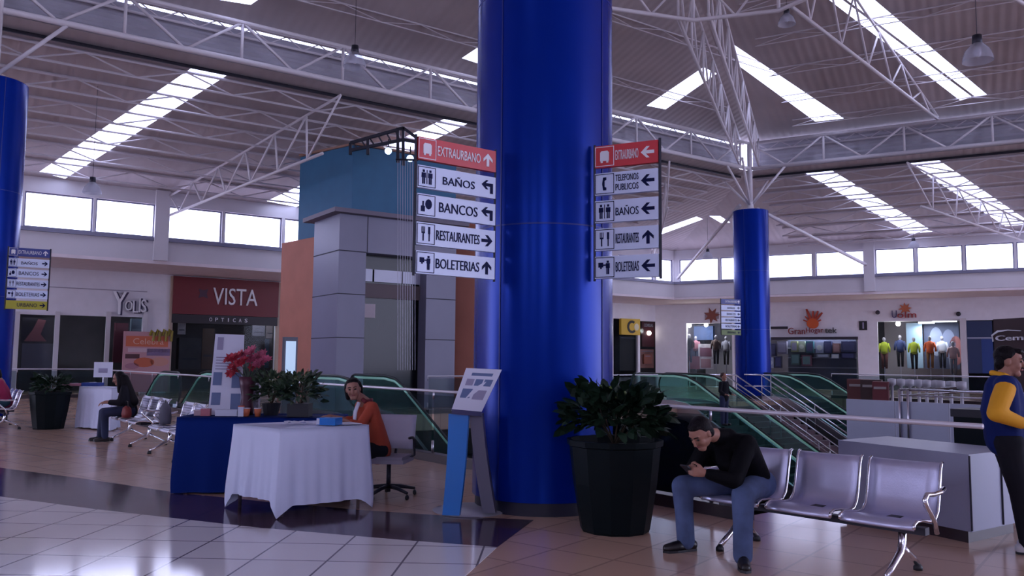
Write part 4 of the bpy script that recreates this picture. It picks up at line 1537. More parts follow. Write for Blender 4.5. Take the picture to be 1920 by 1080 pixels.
def mannequin(px, label, shirt, trousers, T=SR, n=NR, off=1.0, ytop=640, h=1.75, group=None, rot=0.0):
    O = T.translation - n * off
    p = onp(px, 690, O, n)
    c = V((p.x, p.y, 0))
    d = onp(px, ytop, O, n).z
    zb = d - h if d - h > 0 else 0.02
    t = thing('mannequin', label, 'mannequin', (c.x, c.y, 0), atan2(DR.y, DR.x) + rot, group)
    b = local(t); b.lathe([(0, 0), (.22, 0), (.22, .02), (.03, .04), (.025, zb + .1)], (0, 0, 0), 14); b.build('stand', steel, t, True)
    s = h / 1.75
    b = local(t)
    for sg in (-1, 1):
        b.path([(.09 * sg * s, 0, zb + .02), (.10 * sg * s, .0, zb + .45 * s), (.10 * sg * s, 0, zb + .88 * s)], [.06 * s, .07 * s, .10 * s], 10)
    b.sph((0, 0, zb + .9 * s), .17 * s, (1, .7, .7), 12, 8)
    b.build('trousers', trousers, t, True)
    b = local(t)
    b.path([(0, 0, zb + .82 * s), (0, 0, zb + 1.0 * s), (0, 0, zb + 1.25 * s), (0, 0, zb + 1.42 * s), (0, 0, zb + 1.48 * s)], [.19 * s, .17 * s, .21 * s, .17 * s, .07 * s], 14, flat=.65)
    for sg in (-1, 1):
        b.path([(.17 * sg * s, 0, zb + 1.4 * s), (.26 * sg * s, 0, zb + 1.15 * s), (.27 * sg * s, -.04, zb + .92 * s)], [.075 * s, .06 * s, .045 * s], 10)
    b.build('shirt', shirt, t, True)
    b = local(t); b.sph((0, 0, zb + 1.63 * s), .1 * s, (.85, .95, 1.15), 12, 10); b.tube((0, 0, zb + 1.45 * s), (0, 0, zb + 1.58 * s), .05 * s, n=10)
    b.build('head', mat('mannequin_skin', (.35, .34, .40), .5), t, True)
    return t


lime = mat('lime_shirt', (.38, .48, .03), .7); navy = mat('navy_shirt', (.03, .05, .17), .7); org_s = mat('orange_shirt', (.70, .12, .03), .7)
wht_s = mat('white_shirt', (.42, .43, .50), .7); gry_s = mat('grey_shirt', (.2, .2, .26), .7); blk = dark_cloth; pk_s = mat('mauve_shirt', (.30, .12, .17), .7)
mannequin(1659, 'mannequin in a lime top, leftmost in the sportswear shop', lime, mat('red_brown', (.10, .03, .03), .8), ytop=632)
mannequin(1689, 'mannequin in a navy top and dark trousers in the sportswear shop', navy, blk, ytop=628)
mannequin(1715, 'slim mannequin in a lime top beside the pale blue panel', lime, blk, ytop=632)
mannequin(1745, 'mannequin in a bright orange top in the sportswear shop', org_s, mat('brown_tr', (.20, .08, .02), .8), ytop=630)
mannequin(1768, 'mannequin in a white top before the dark mural', wht_s, blk, ytop=630, off=1.8)
mannequin(1788, 'mannequin in a pale top by the white pillar of the sportswear shop', mat('rose_shirt', (.45, .28, .30), .7), gry_s, ytop=640, off=.6)
mannequin(1293, 'mannequin in a black jacket at the left of the corner clothes shop', blk, jeans_dark, ytop=626, off=.3)
mannequin(1305, 'mannequin in a mauve top in the corner clothes shop', pk_s, jeans_dark, ytop=630)
mannequin(1343, 'mannequin in dark brown under the far column sign', mat('dark_br', (.06, .03, .03), .7), blk, ytop=628, off=.5)
mannequin(1362, 'mannequin in a grey top beside the far column', gry_s, blk, ytop=630, off=1.3)
for (name, lab, cat, co, box, off, dd_) in (
        ('clothes_rack', 'rack of blue denim in the corner clothes shop', 'rack', (.05, .09, .22), (1303, 612, 1340, 638), 2.2, .4),
        ('sale_poster', 'white framed sale poster in the corner clothes shop', 'poster', (.55, .52, .6), (1310, 645, 1338, 692), .8, .06),
        ('hanging_garment', 'pink garments on the lower rail in the corner clothes shop', 'clothes', (.35, .10, .15), (1292, 668, 1312, 692), .5, .1)):
    t, T2, x0, x1, z0, z1 = showcase(name, lab, cat, mat('cc_' + name, co, .7, var=.3, vscale=6), SR, NR, box, off, dd_)
    if name == 'sale_poster':
        m_ = MB(); rect(m_, T2, x0 + .1, x1 - .1, z0 + .5 * (z1 - z0), z0 + .85 * (z1 - z0), -dd_, .01); m_.build('picture', mat('plum', (.16, .05, .1), .7), t)
        m_ = MB(); rect(m_, T2, x0 + .15, x1 - .15, z0 + .05 * (z1 - z0), z0 + .4 * (z1 - z0), -dd_, .01); m_.build('lower_picture', mat('rose_pic', (.4, .2, .25), .7), t)
    if name == 'clothes_rack':
        m_ = MB(); m_.tube(T2 @ V((x0, -.45, z1 + .03)), T2 @ V((x1, -.45, z1 + .03)), .03, n=6); m_.build('rail', steel, t)

# electrical shop: a long dark fascia with a sun and letters, shelves of goods
t, T2, x0, x1, z0, z1 = wall_panel('shop_sign', 'orange sun with dark letters over the electrical goods shop', 'sign', mat('strip_black', (.02, .015, .03), .5), SR, NR, (1437, 632, 1609, 637), .3, .02)
cx = T2.inverted() @ onp(1525, 607, T2.translation, NR)
pxm = (T2.inverted() @ onp(1535, 607, T2.translation, NR)).x - cx.x
pxm /= 10
def sunpoly(sc, rays, c_):
    P = []
    for k in range(rays * 2):
        a = pi * 2 * k / (rays * 2) + .1
        r_ = sc * (1.0 if k % 2 == 0 else .48)
        P.append((c_.x + r_ * cos(a), c_.z + r_ * sin(a)))
    return P
for k, (a, L, wd) in enumerate(((158, 19, 3), (135, 20, 3), (112, 31, 5), (88, 25, 4), (68, 27, 4), (50, 28, 4), (25, 17, 3))):
    a = radians(a)
    m_ = MB()
    p0_ = (cx.x + 8 * pxm * cos(a), cx.z + 8 * pxm * sin(a)); p1_ = (cx.x + L * pxm * cos(a), cx.z + L * pxm * sin(a))
    nx, nz = -sin(a) * wd * pxm * .55, cos(a) * wd * pxm * .55
    flatpoly(m_, T2, [(p0_[0] - nx, p0_[1] - nz), (p1_[0] - nx * .7, p1_[1] - nz * .7), (p1_[0] + nx * .5, p1_[1] + nz * .5), (p0_[0] + nx, p0_[1] + nz)], -.1, .15)
    m_.build('ray', mat('sun_ray', (.42, .045, .02), .5), t)
m_ = MB(); flatpoly(m_, T2, [(cx.x + 11 * pxm * cos(a), cx.z + 10 * pxm * sin(a)) for a in [pi * k / 10 for k in range(20)]], -.1, .2); m_.build('disc', orange_m, t)
zl0 = cx.z - 21 * pxm; zl1 = cx.z - 8 * pxm
m_ = MB(); text(m_, 'Gran', T2, cx.x - 46 * pxm, cx.x - 14 * pxm, zl0, zl1, .06, -.3); m_.build('lettering', mat('sun_ray2', (.22, .02, .03), .5), t)
m_ = MB(); text(m_, 'Hogar', T2, cx.x - 12 * pxm, cx.x + 20 * pxm, zl0, zl1, .06, -.3); m_.build('lettering', MATS['sun_ray2'], t)
m_ = MB(); rect(m_, T2, cx.x - 82 * pxm, cx.x - 48 * pxm, cx.z - 10 * pxm, cx.z - 5 * pxm, -.1, .1); m_.build('dark_bar', MATS['strip_black'], t)
m_ = MB(); text(m_, 'tek', T2, cx.x + 22 * pxm, cx.x + 44 * pxm, zl0 + 2 * pxm, zl1, .06, -.1); m_.build('lettering', mat('ink_green', (.03, .04, .04), .5), t)
random.seed(11)
goods = [((1438, 644, 1456, 668), (.03, .03, .08), 'television'), ((1458, 640, 1476, 664), (.16, .15, .22), 'poster'), ((1438, 670, 1452, 690), (.4, .4, .5), 'washing_machine'),
         ((1454, 668, 1466, 690), (.03, .03, .10), 'loudspeaker'), ((1484, 640, 1496, 660), (.30, .33, .15), 'poster'), ((1498, 640, 1510, 660), (.35, .40, .33), 'fan'),
         ((1512, 640, 1526, 662), (.02, .10, .13), 'television'), ((1530, 642, 1545, 662), (.35, .38, .52), 'clock'), ((1546, 640, 1560, 662), (.03, .04, .12), 'television'),
         ((1562, 644, 1576, 662), (.22, .12, .12), 'picture'), ((1578, 640, 1606, 660), (.04, .045, .11), 'television'), ((1484, 664, 1500, 684), (.06, .12, .12), 'box'),
         ((1504, 666, 1522, 686), (.18, .06, .10), 'box'), ((1532, 664, 1556, 670), (.25, .26, .32), 'amplifier'), ((1560, 664, 1574, 672), (.50, .52, .62), 'microwave'),
         ((1577, 662, 1604, 672), (.03, .03, .09), 'sound_bar')]
posw = ['below the dark bar', 'right of the dark bar', 'low at the left end', 'second from the left end, low', 'left of the sun, olive', 'under the left rays', 'teal lit, under the sun disc',
        'pale round, under the right rays', 'navy, right of the pale clock', 'brownish, right of the navy screen', 'wide, at the right end', 'green, low under the olive poster', 'wine coloured, low under the sun', 'grey, on the white shelf', 'white, on the shelf', 'dark, at the right end of the shelf']
for (bx_, co, nm), pw_ in zip(goods, posw):
    off = .5
    T2, x0, x1, z0, z1 = onwall(SR, NR, *bx_, off)
    t = thing(nm, '%s in the electrical shop, %s' % (nm.replace('_', ' '), pw_), nm.replace('_', ' '), T2 @ V(((x0 + x1) / 2, 0, z0)))
    m_ = MB(); rect(m_, T2, x0, x1, z0, z1, .19, .37); m_.build('casing', mat('goods_%s' % '_'.join('%d' % int(c * 99) for c in co), co, .5), t)
    m_ = MB()
    if nm in ('clock', 'fan', 'washing_machine'):
        rr_ = min(x1 - x0, z1 - z0) * .36
        flatpoly(m_, T2, [((x0 + x1) / 2 + rr_ * cos(a), (z0 + z1) / 2 + rr_ * sin(a)) for a in [pi * k / 8 for k in range(16)]], -.18, .02)
    else:
        rect(m_, T2, x0 + (x1 - x0) * .12, x1 - (x1 - x0) * .12, z0 + (z1 - z0) * .15, z1 - (z1 - z0) * .12, -.18, .012)
    m_.build('face', mat('face_%s' % nm, tuple(min(.7, c * 1.8 + .02) for c in co), .3), t)
T2, x0, x1, z0, z1 = onwall(SR, NR, 1478, 637, 1606, 692, .75)
t = thing('display_shelving', 'tall dark shelving behind the goods of the electrical shop', 'shelves', T2 @ V(((x0 + x1) / 2, 0, 0)))
m_ = MB(); rect(m_, T2, x0, x1, 0, z1, 0, .05); m_.build('back', mat('shelf_back', (.035, .04, .07), .6), t)
for z in (1.2, 1.75, 2.3):
    m_ = MB(); rect(m_, T2, x0, x1, z, z + .04, -.05, .04); m_.build('shelf', mat('shelf_pale', (.30, .31, .38), .5), t)
# square black number plate and small round fittings on the right wall
t, T2, x0, x1, z0, z1 = wall_panel('number_plate', 'small square black plate on the pale wall beside the electrical shop', 'plate', black_plastic, SR, NR, (1611, 602, 1626, 619), .08, .02)
m_ = MB(); rect(m_, T2, x0 + (x1 - x0) * .42, x0 + (x1 - x0) * .62, z0 + .15 * (z1 - z0), z1 - .15 * (z1 - z0), -.08, .01); m_.build('mark', print_grey, t)
for (T_, n_, x, y, lb) in ((SR, NR, 1646, 586, 'small dark wall fitting left of the small sun logo'), (SR, NR, 1797, 589, 'small dark wall fitting above the white pillar'), (SL, NL, 1280, 592, 'tiny dark camera near the far corner')):
    c = onp(x, y, T_.translation, n_)
    t = thing('wall_fitting', lb, 'fitting', c)
    MB().sph(c + n_ * .12, .12, n=10, m=8).build('dome', dark_metal, t, True)
    MB().tube(c - n_ * .02, c + n_ * .06, .1, n=10).build('mount', grey_panel, t)
# small sun logo with letters over the sportswear shop
T2, x0, x1, z0, z1 = onwall(SR, NR, 1672, 568, 1718, 596, -.05)
t = thing('shop_lettering', 'dark blue and red letters under a small orange sun over the sportswear shop', 'sign', T2 @ V(((x0 + x1) / 2, 0, z0)))
w_ = x1 - x0; h_ = z1 - z0
m_ = MB(); text(m_, 'U', T2, x0, x0 + .2 * w_, z0, z0 + .5 * h_, .05); m_.build('letter', mat('ink_blue', (.05, .04, .15), .5), t)
m_ = MB(); text(m_, 'olm', T2, x0 + .22 * w_, x0 + w_, z0, z0 + .42 * h_, .05); m_.build('lettering', mat('letters_red', (.36, .03, .04), .5), t)
cc = V((x0 + .55 * w_, 0, z0 + .62 * h_))
m_ = MB(); flatpoly(m_, T2, sunpoly(.42 * h_, 8, cc), -.0, .05); m_.build('sun', mat('sun_soft', (.55, .16, .08), .6), t)
t, T2, x0, x1, z0, z1 = wall_panel('shop_sign', 'faint orange sun sign over the corner clothes shop', 'sign', mat('faded', (.34, .28, .32), .7), SR, NR, (1322, 586, 1348, 598), .05, .02)
m_ = MB(); flatpoly(m_, T2, sunpoly(.5, 7, V(((x0 + x1) / 2, 0, z0 + .2))), -.05, .03); m_.build('sun', mat('sun_dark', (.25, .07, .05), .6), t)
# white pillar, blue door panels, dark red kiosk with white swoosh at the right edge
T2, x0, x1, z0, z1 = onwall(SR, NR, 1801, 597, 1813, 690, -.1)
m_ = MB(); rect(m_, T2, x0, x1, 0, z1, 0, .25); struct(m_.build('trim_18', white_paint))
t, T2, x0, x1, z0, z1 = wall_panel('shopfront', 'dark blue shopfront with a white bar at the right edge', 'shopfront', mat('deep_blue', (.012, .03, .10), .4), SR, NR, (1814, 602, 1862, 700), .08, .0)
m_ = MB(); rect(m_, T2, x0, x1, z0 + .66 * (z1 - z0), z0 + .69 * (z1 - z0), -.08, .05); m_.build('bar', fascia_w, t)
m_ = MB(); rect(m_, T2, x0 + .55 * (x1 - x0), x1, z0, z0 + .66 * (z1 - z0), -.08, .02); m_.build('door_panel', mat('royal', (.01, .045, .22), .4), t)
Yk = 20.0
ka, kb = at(1862, 600, Yk + .5), at(1990, 595, Yk - 1.4)
T2 = frame((ka.x, ka.y, 0), kb - ka)
t = thing('kiosk', 'dark maroon kiosk with white swoosh lettering behind the standing man', 'kiosk', (ka.x, ka.y, 0))
zk = at(1890, 597, Yk).z; Wk = (kb - ka).length
m_ = MB(); rect(m_, T2, 0, Wk, 0, zk, 1.0, 1.0); m_.build('body', mat('kiosk_maroon', (.035, .010, .014), .5), t)
inv = T2.inverted()
nk = (T2.to_3x3() @ V((0, -1, 0)))
def kp(px, py):
    p = inv @ onp(px, py, T2.translation, nk)
    return p.x, p.z
a0 = kp(1866, 643); a1 = kp(1935, 628)
m_ = MB(); text(m_, 'Cemop', T2, a0[0] + .05, a1[0] + .25, kp(1880, 642)[1], kp(1880, 629)[1], .02, -.002); m_.build('lettering', letter_white, t)
sw = [kp(x, y) for x, y in ((1864, 640), (1862, 630), (1872, 623), (1890, 620), (1915, 621))]
sw2 = [kp(x, y) for x, y in ((1915, 619.5), (1890, 618), (1871, 619.5), (1860, 628), (1862, 641))]
m_ = MB(); flatpoly(m_, T2, sw + sw2, -.002, .02); m_.build('swoosh', letter_white, t)

# crates and chairs under the far right railing
for i, (x, co, w_, h_, lb) in enumerate(((1612, (.14, .04, .04), .8, .9, 'reddish brown display box left under the far right railing'), (1635, (.06, .03, .03), .7, .9, 'dark brown display box under the far right railing'), (1652, (.16, .03, .04), .5, .85, 'wine red display box beside the brown one, far right railing'))):
    c = onz(x, 760 - 18, 0) if False else at(x, 745, 31.0 - i * .9); c.z = 0
    t = thing('display_box', lb, 'box', c, atan2(DR.y, DR.x))
    b = local(t); b.box((0, 0, h_ / 2), (w_, .6, h_)); b.build('body', mat('dispbox_%d' % i, co, .6), t)
    b = local(t); b.box((0, -.31, h_ * .75), (w_ * .8, .02, h_ * .1)); b.build('label_strip', mat('pale_strip', (.4, .36, .36), .6), t)
random.seed(5)
for k in range(9):
    x = 1672 + k * 16 + random.uniform(-4, 4)
    c = at(x, 745, 29.5 - k * .5); c.z = 0
    if k == 0:
        bt0 = thing('bollard_stand', '', 'stand', c, 0, 'white stands under the far right railing')
        b = local(bt0); b.lathe([(0, 0), (.16, 0), (.16, .03), (.05, .06), (.05, .7), (.14, .74), (.14, .95), (0, .97)], (0, 0, 0), 12); b.build('stand', mat('stand_white', (.45, .44, .5), .5), bt0, True)
        bt0['label'] = 'small white stand in a row behind the far right railing'
    else:
        place_copy(bt0, 'small white stand in a row behind the far right railing', c, 0)

# ------------------------------------------------------------------ furniture on the plaza
def sheet(mb, prof, x0, x1, th=.012, bow=0.0, nx=5):
    n = len(prof)
    vs, fs = [], []
    for i in range(nx + 1):
        t = i / nx
        x = x0 + (x1 - x0) * t
        dz = -bow * sin(pi * t)
        for (y, z) in prof:
            vs.append(V((x, y - dz * .6, z + dz * .4)))
    m = len(vs)
    for i in range(nx + 1):
        for (y, z) in prof:
            vs.append(vs[len(vs) - m] + V((0, th * .6, -th * .8)))
    for i in range(nx):
        for k in range(n - 1):
            a = i * n + k
            fs.append((a, a + n, a + n + 1, a + 1))
            fs.append((a + m, a + 1 + m, a + n + 1 + m, a + n + m))
    for k in range(n - 1):
        fs.append((k, k + 1, k + 1 + m, k + m))
        a = nx * n + k
        fs.append((a, a + m, a + 1 + m, a + 1))
    for i in range(nx):
        a = i * n
        fs.append((a, a + m, a + n + m, a + n))
        a = i * n + n - 1
        fs.append((a, a + n, a + n + m, a + m))
    return mb.add(vs, fs)


SEATP = [(-.26, .385), (-.25, .415), (-.20, .43), (-.10, .425), (.05, .40), (.13, .405), (.185, .45), (.215, .53), (.245, .64), (.265, .73), (.285, .775), (.31, .785)]


def bench(label, loc, rz, seats=3, metal_=seat_metal, pitch=.58):
    t = thing('waiting_bench', label, 'bench', loc, rz)
    L = seats * pitch
    for i in range(seats):
        x0 = -L / 2 + i * pitch + .035
        x1 = x0 + pitch - .07
        b = local(t); sheet(b, SEATP, x0, x1, bow=.012); so = b.build('seat', metal_, t, True)
        for x in (x0, x1):
            b = local(t); b.path([(x, y, z + .002) for y, z in SEATP], .011, 8); b.build('rim', chrome, so, True)
        b = local(t); b.box((x0 + pitch / 2 - .035, .03, .375), (.09, .3, .05)); b.build('bracket', dark_metal, so)
    b = local(t); b.box((0, .02, .335), (L - .1, .075, .05)); b.build('beam', dark_metal, t)
    for x in (-L / 2 + .22, L / 2 - .22):
        b = local(t); b.path([(x, .02, .34), (x, .02, .24), (x, -.02, .17), (x, -.16, .10), (x, -.27, .045)], [.03, .028, .026, .022, .02], 10)
        lo = b.build('leg', chrome, t, True)
        b = local(t); b.path([(x, .02, .2), (x, .08, .16), (x, .2, .10), (x, .28, .045)], [.026, .025, .022, .02], 10); b.build('rear_strut', chrome, lo, True)
        for y in (-.28, .285):
            b = local(t); b.lathe([(0, 0), (.032, 0), (.032, .025), (.015, .05), (0, .05)], (x, y, 0), 12); b.build('foot', black_plastic, lo, True)
    for x in (-L / 2 - .01, L / 2 + .01):
        b = local(t); b.path([(x, .03, .33), (x, -.01, .42), (x, -.09, .49), (x, -.15, .54), (x, -.17, .58), (x, -.13, .61), (x, -.02, .60), (x, .12, .60), (x, .19, .62)], .017, 10); b.build('armrest', chrome, t, True)
    return t


RZB = atan2(-.724, .69)
bench('near perforated steel bench of three seats, man in black on its left seat', (2.325, 6.42, 0), RZB)
RZR = atan2(U.y, U.x)
bl = V((-5.36, 12.5, 0)) + W_ * .35


def bpos(t_):
    p = bl + U * t_
    return (p.x, p.y, 0)


bench('coarse perforated steel bench with empty seats behind the blue clothed table', bpos(.15), RZR, 3, seat_metal2)
bench('steel bench on which the long haired woman sits', bpos(-2.35), RZR, 3, seat_metal2)
eb = at(-2, 800, 17.4)
bench('steel bench at the left edge with the person in pink', (eb.x, eb.y, 0), RZR, 3, seat_metal2)


def planter(label, loc, s=1.0, rz=0.3):
    t = thing('planter', label, 'planter', loc, rz)
    b = local(t)
    b.lathe([(0, .0), (.30 * s, 0), (.31 * s, .02), (.375 * s, .42 * s), (.41 * s, .74 * s), (.43 * s, .75 * s), (.435 * s, .80 * s), (.40 * s, .80 * s), (.385 * s, .72 * s), (0, .72 * s)], (0, 0, 0), 12)
    b.build('pot', planter_m, t)
    b = local(t); b.lathe([(.0, .74 * s), (.385 * s, .73 * s)], (0, 0, 0), 16); b.build('soil', soil, t)
    return t


def leaves(t, parent, c, rx, rz_, n, size, m, name='foliage', up=.3, seed=1):
    rnd = random.Random(seed)
    b = local(t) if t else MB()
    for _ in range(n):
        th = rnd.uniform(0, 2 * pi); ph = rnd.uniform(-.5, 1.0)
        r_ = rnd.random() ** .5
        d = V((cos(th) * cos(ph), sin(th) * cos(ph), sin(ph)))
        p = V(c) + V((d.x * rx * r_, d.y * rx * r_, d.z * rz_ * r_))
        o = (d + V((rnd.uniform(-.5, .5), rnd.uniform(-.5, .5), rnd.uniform(-.2, up + .4)))).normalized()
        L = size * rnd.uniform(.6, 1.3); w_ = L * rnd.uniform(.22, .36)
        sd = o.cross(V((rnd.uniform(-1, 1), rnd.uniform(-1, 1), 1))).normalized()
        nn = sd.cross(o)
        q = [p, p + o * L * .35 + sd * w_ + nn * L * .06, p + o * L * .8 + sd * w_ * .6 - nn * L * .02, p + o * L - nn * L * .12,
             p + o * L * .8 - sd * w_ * .6 - nn * L * .02, p + o * L * .35 - sd * w_ + nn * L * .06, p + o * L * .5 + nn * L * .1]
        b.add(q, [(0, 1, 6), (1, 2, 6), (2, 3, 6), (3, 4, 6), (4, 5, 6), (5, 0, 6)])
    return b.build(name, m, parent, mods='keep')


def stems(t, parent, base, n, h, spread, m, seed=2, name='stem'):
    rnd = random.Random(seed)
    for _ in range(n):
        a = rnd.uniform(0, 2 * pi)
        p = V(base)
        tip = p + V((cos(a) * spread * rnd.random(), sin(a) * spread * rnd.random(), h * rnd.uniform(.7, 1.0)))
        b = local(t); b.path([p + (tip - p) * .0, p.lerp(tip, .5) + V((cos(a), sin(a), 0)) * .02, tip], [.010, .007, .004], 6); b.build(name, m, parent, True)


pn = planter('big dark octagonal planter with glossy leaves right of the big column', (.935, 7.48, 0))
pl_ = thing('potted_shrub', 'dark glossy leaved shrub growing in the big planter by the column', 'plant', (.935, 7.48, .74))
stems(pl_, pl_, (0, 0, .0), 7, .45, .3, mat('stem_brown', (.05, .035, .02), .8))
leaves(pl_, pl_, (0, 0, .26), .44, .30, 480, .15, leaf_dark, seed=4)
leaves(pl_, pl_, (-.06, .0, .46), .10, .08, 10, .11, mat('leaf_bright', (.10, .16, .03), .5), name='young_leaves', seed=9)
p2 = onz(84, 806, 0)
planter('dark planter standing between the benches at far left', (p2.x - .1, p2.y + .3, 0), .95)
pl_ = thing('potted_shrub', 'low dark shrub in the far left planter', 'plant', (p2.x - .1, p2.y + .3, .70))
stems(pl_, pl_, (0, 0, .0), 5, .35, .25, mat('stem_brown', (.05, .035, .02), .8), 5)
leaves(pl_, pl_, (0, 0, .2), .34, .22, 160, .14, leaf_dark, seed=14)


# ---- draped tables
def table_frame(t, C_, z):
    """C_: four corners (world xy)"""
    cc = sum(C_, V((0, 0, 0))) / 4
    MB().prism([V((p.x, p.y, z - .035)) + (cc - p) * .03 for p in C_], (0, 0, .03)).build('tabletop', mat('tabletop', (.3, .26, .2), .6), t)
    for p in C_:
        q = p + (cc - p) * .12
        MB().tube(V((q.x, q.y, 0)), V((q.x, q.y, z - .035)), .018, n=8).build('leg', steel, t, True)


def drape(C_, z, hems, amp=.025, flare=.10, nseg=40, nz=14, seed=1, corner_drop=True):
    rnd = random.Random(seed)
    cc = sum(C_, V((0, 0, 0))) / 4
    per, nor, cor = [], [], []
    n = len(C_)
    for i in range(n):
        a, b = C_[i], C_[(i + 1) % n]
        d = (b - a).normalized()
        nn = V((d.y, -d.x, 0))
        if nn.dot(a - cc) < 0:
            nn = -nn
        pa, pb = C_[i - 1], a
        dp = (pb - pa).normalized(); np_ = V((dp.y, -dp.x, 0))
        if np_.dot(a - cc) < 0:
            np_ = -np_
        for k in range(nseg):
            t_ = k / nseg
            per.append(a.lerp(b, t_))
            w_ = max(0, 1 - t_ * 9) ; w2 = max(0, 1 - (1 - t_) * 9)
            nb = C_[(i + 2) % n] - b
            db = nb.normalized(); nx_ = V((db.y, -db.x, 0))
            if nx_.dot(b - cc) < 0:
                nx_ = -nx_
            q = (nn + np_ * w_ * 1.0 + nx_ * w2 * 1.0)
            q.normalize()
            nor.append(q)
            cor.append((max(w_, w2), hems[i] if t_ < .5 or True else hems[i]))
    N = len(per)
    vs, fs = [], []
    phs = [rnd.uniform(0, 6) for _ in range(4)]
    for j in range(nz + 1):
        s_ = j / nz
        for k in range(N):
            c_, hem = cor[k]
            bot = hem * (1 - c_) + (.008 if corner_drop else hem) * c_
            zz = z - (z - bot) * s_
            u_ = k / N * 2 * pi
            f = (sin(u_ * 13 + phs[0]) * .6 + sin(u_ * 29 + phs[1]) * .4 + sin(u_ * 7 + phs[2]) * .5) * amp * s_ ** 1.1
            o = .012 + flare * s_ ** 1.2 * (.45 + .55 * c_ * (1 - .7 * s_ ** 6)) + f * (1 if c_ < .5 else .4)
            p = per[k] + nor[k] * o
            vs.append(V((p.x, p.y, zz if j else z + .0)))
    for j in range(nz):
        for k in range(N):
            a, b = j * N + k, j * N + (k + 1) % N
            fs.append((a, b, b + N, a + N))
    ic = len(vs)
    vs.append(V((cc.x, cc.y, z + .002)))
    for k in range(N):
        fs.append((ic, k, (k + 1) % N))
    return MB().add(vs, fs)


TZ = .83
N0 = onz(534, 968, 0); 
A0 = V((-2.78, 8.36, 0)); B0_ = V((-1.45, 8.42, 0)); N0 = V((-2.17, 7.86, 0))
D0 = A0 + B0_ - N0
wt = [N0, B0_, D0, A0]
t = thing('folding_table', 'folding table hidden under the white cloth', 'table', sum(wt, V((0, 0, 0))) / 4)
table_frame(t, wt, TZ)
c_ = drape(wt, TZ + .004, [.11, .10, .1, .16], amp=.022, flare=.09, seed=3).build('tablecloth', cloth_white, None, True, mods='keep')
tag(c_, 'white tablecloth draped to the floor over the near corner table', 'tablecloth')
Q0 = V((-3.70, 9.22, 0)); Q1 = V((-1.95, 9.30, 0)); Q2 = Q1 + V((-.02, .68, 0)); Q3 = Q0 + V((-.03, .68, 0))
bt = [Q0, Q1, Q2, Q3]
t = thing('folding_table', 'long folding table hidden under the blue cloth', 'table', sum(bt, V((0, 0, 0))) / 4)
table_frame(t, bt, TZ)
c_ = drape(bt, TZ + .006, [.02, .02, .02, .02], amp=.018, flare=.07, seed=5).build('tablecloth', cloth_blue, None, True, mods='keep')
tag(c_, 'royal blue tablecloth hanging to the floor behind the white one', 'tablecloth')
TOP = TZ + .01


def ontable(px, Y):
    p = at(px, 780, Y)
    return V((p.x, p.y, TOP))


# white information board on the blue table
bl_, br2 = at(390, 770, 9.55), at(452, 770, 9.62)
tl_, tr_ = at(404, 626, 9.75), at(458, 628, 9.8)
base = TOP
t = thing('display_board', 'tall white information board with small pictures on the blue table', 'board', V((bl_.x, bl_.y, TOP)))
T2 = frame((bl_.x, bl_.y, 0), V((br2.x - bl_.x, br2.y - bl_.y, 0)))
wb = (V((br2.x, br2.y, 0)) - V((bl_.x, bl_.y, 0))).length; hb = tl_.z - TOP
def bpt(a, b, off=0.0):
    lo = V((bl_.x, bl_.y, TOP)).lerp(V((br2.x, br2.y, TOP)), a)
    hi = V((tl_.x, tl_.y, tl_.z)).lerp(V((tr_.x, tr_.y, tr_.z)), a)
    return lo.lerp(hi, b) - (T2.to_3x3() @ V((0, 1, 0))) * off
m_ = MB(); m_.prism([bpt(0, 0), bpt(1, 0), bpt(1, 1), bpt(0, 1)], (T2.to_3x3() @ V((0, 1, 0))) * .02); m_.build('board', paper, t)
for (a, b, c, d, mm) in ((.1, .3, .80, .96, 'print_grey'), (.06, .34, .36, .52, 'print_blue'), (.06, .34, .12, .27, 'print_blue'), (.66, .96, .33, .52, 'print_blue'), (.66, .96, .06, .26, 'print_blue')):
    m_ = MB(); m_.prism([bpt(a, c, .002), bpt(b, c, .002), bpt(b, d, .002), bpt(a, d, .002)], (T2.to_3x3() @ V((0, -1, 0))) * .003); m_.build('picture', MATS[mm], t)
for k in range(5):
    z_ = .70 - k * .036
    m_ = MB(); m_.prism([bpt(.1, z_, .002), bpt(.85, z_, .002), bpt(.85, z_ + .012, .002), bpt(.1, z_ + .012, .002)], (T2.to_3x3() @ V((0, -1, 0))) * .002); m_.build('text_line', print_grey, t)
MB().bar(bpt(.5, .6, -.03), bpt(.5, 0, -.10), .03, .01).build('rear_stay', paper, t)


def flower(b, c, r, rnd, npet=7):
    up = V((rnd.uniform(-.6, .6), rnd.uniform(-1, -.1), rnd.uniform(.1, .9))).normalized()
    x = up.cross(V((0, 0, 1))).normalized(); y = up.cross(x)
    for ring_, rr2, lift_ in ((0, r, .1), (1, r * .65, .35)):
        for k in range(npet):
            a = 2 * pi * (k + ring_ * .5) / npet
            d = x * cos(a) + y * sin(a); s2 = x * -sin(a) + y * cos(a)
            c0 = V(c)
            b.add([c0, c0 + d * rr2 * .5 + s2 * rr2 * .3 + up * rr2 * lift_, c0 + d * rr2 + up * rr2 * (lift_ + .1), c0 + d * rr2 * .5 - s2 * rr2 * .3 + up * rr2 * lift_],
                  [(0, 1, 2), (0, 2, 3)])
    return b


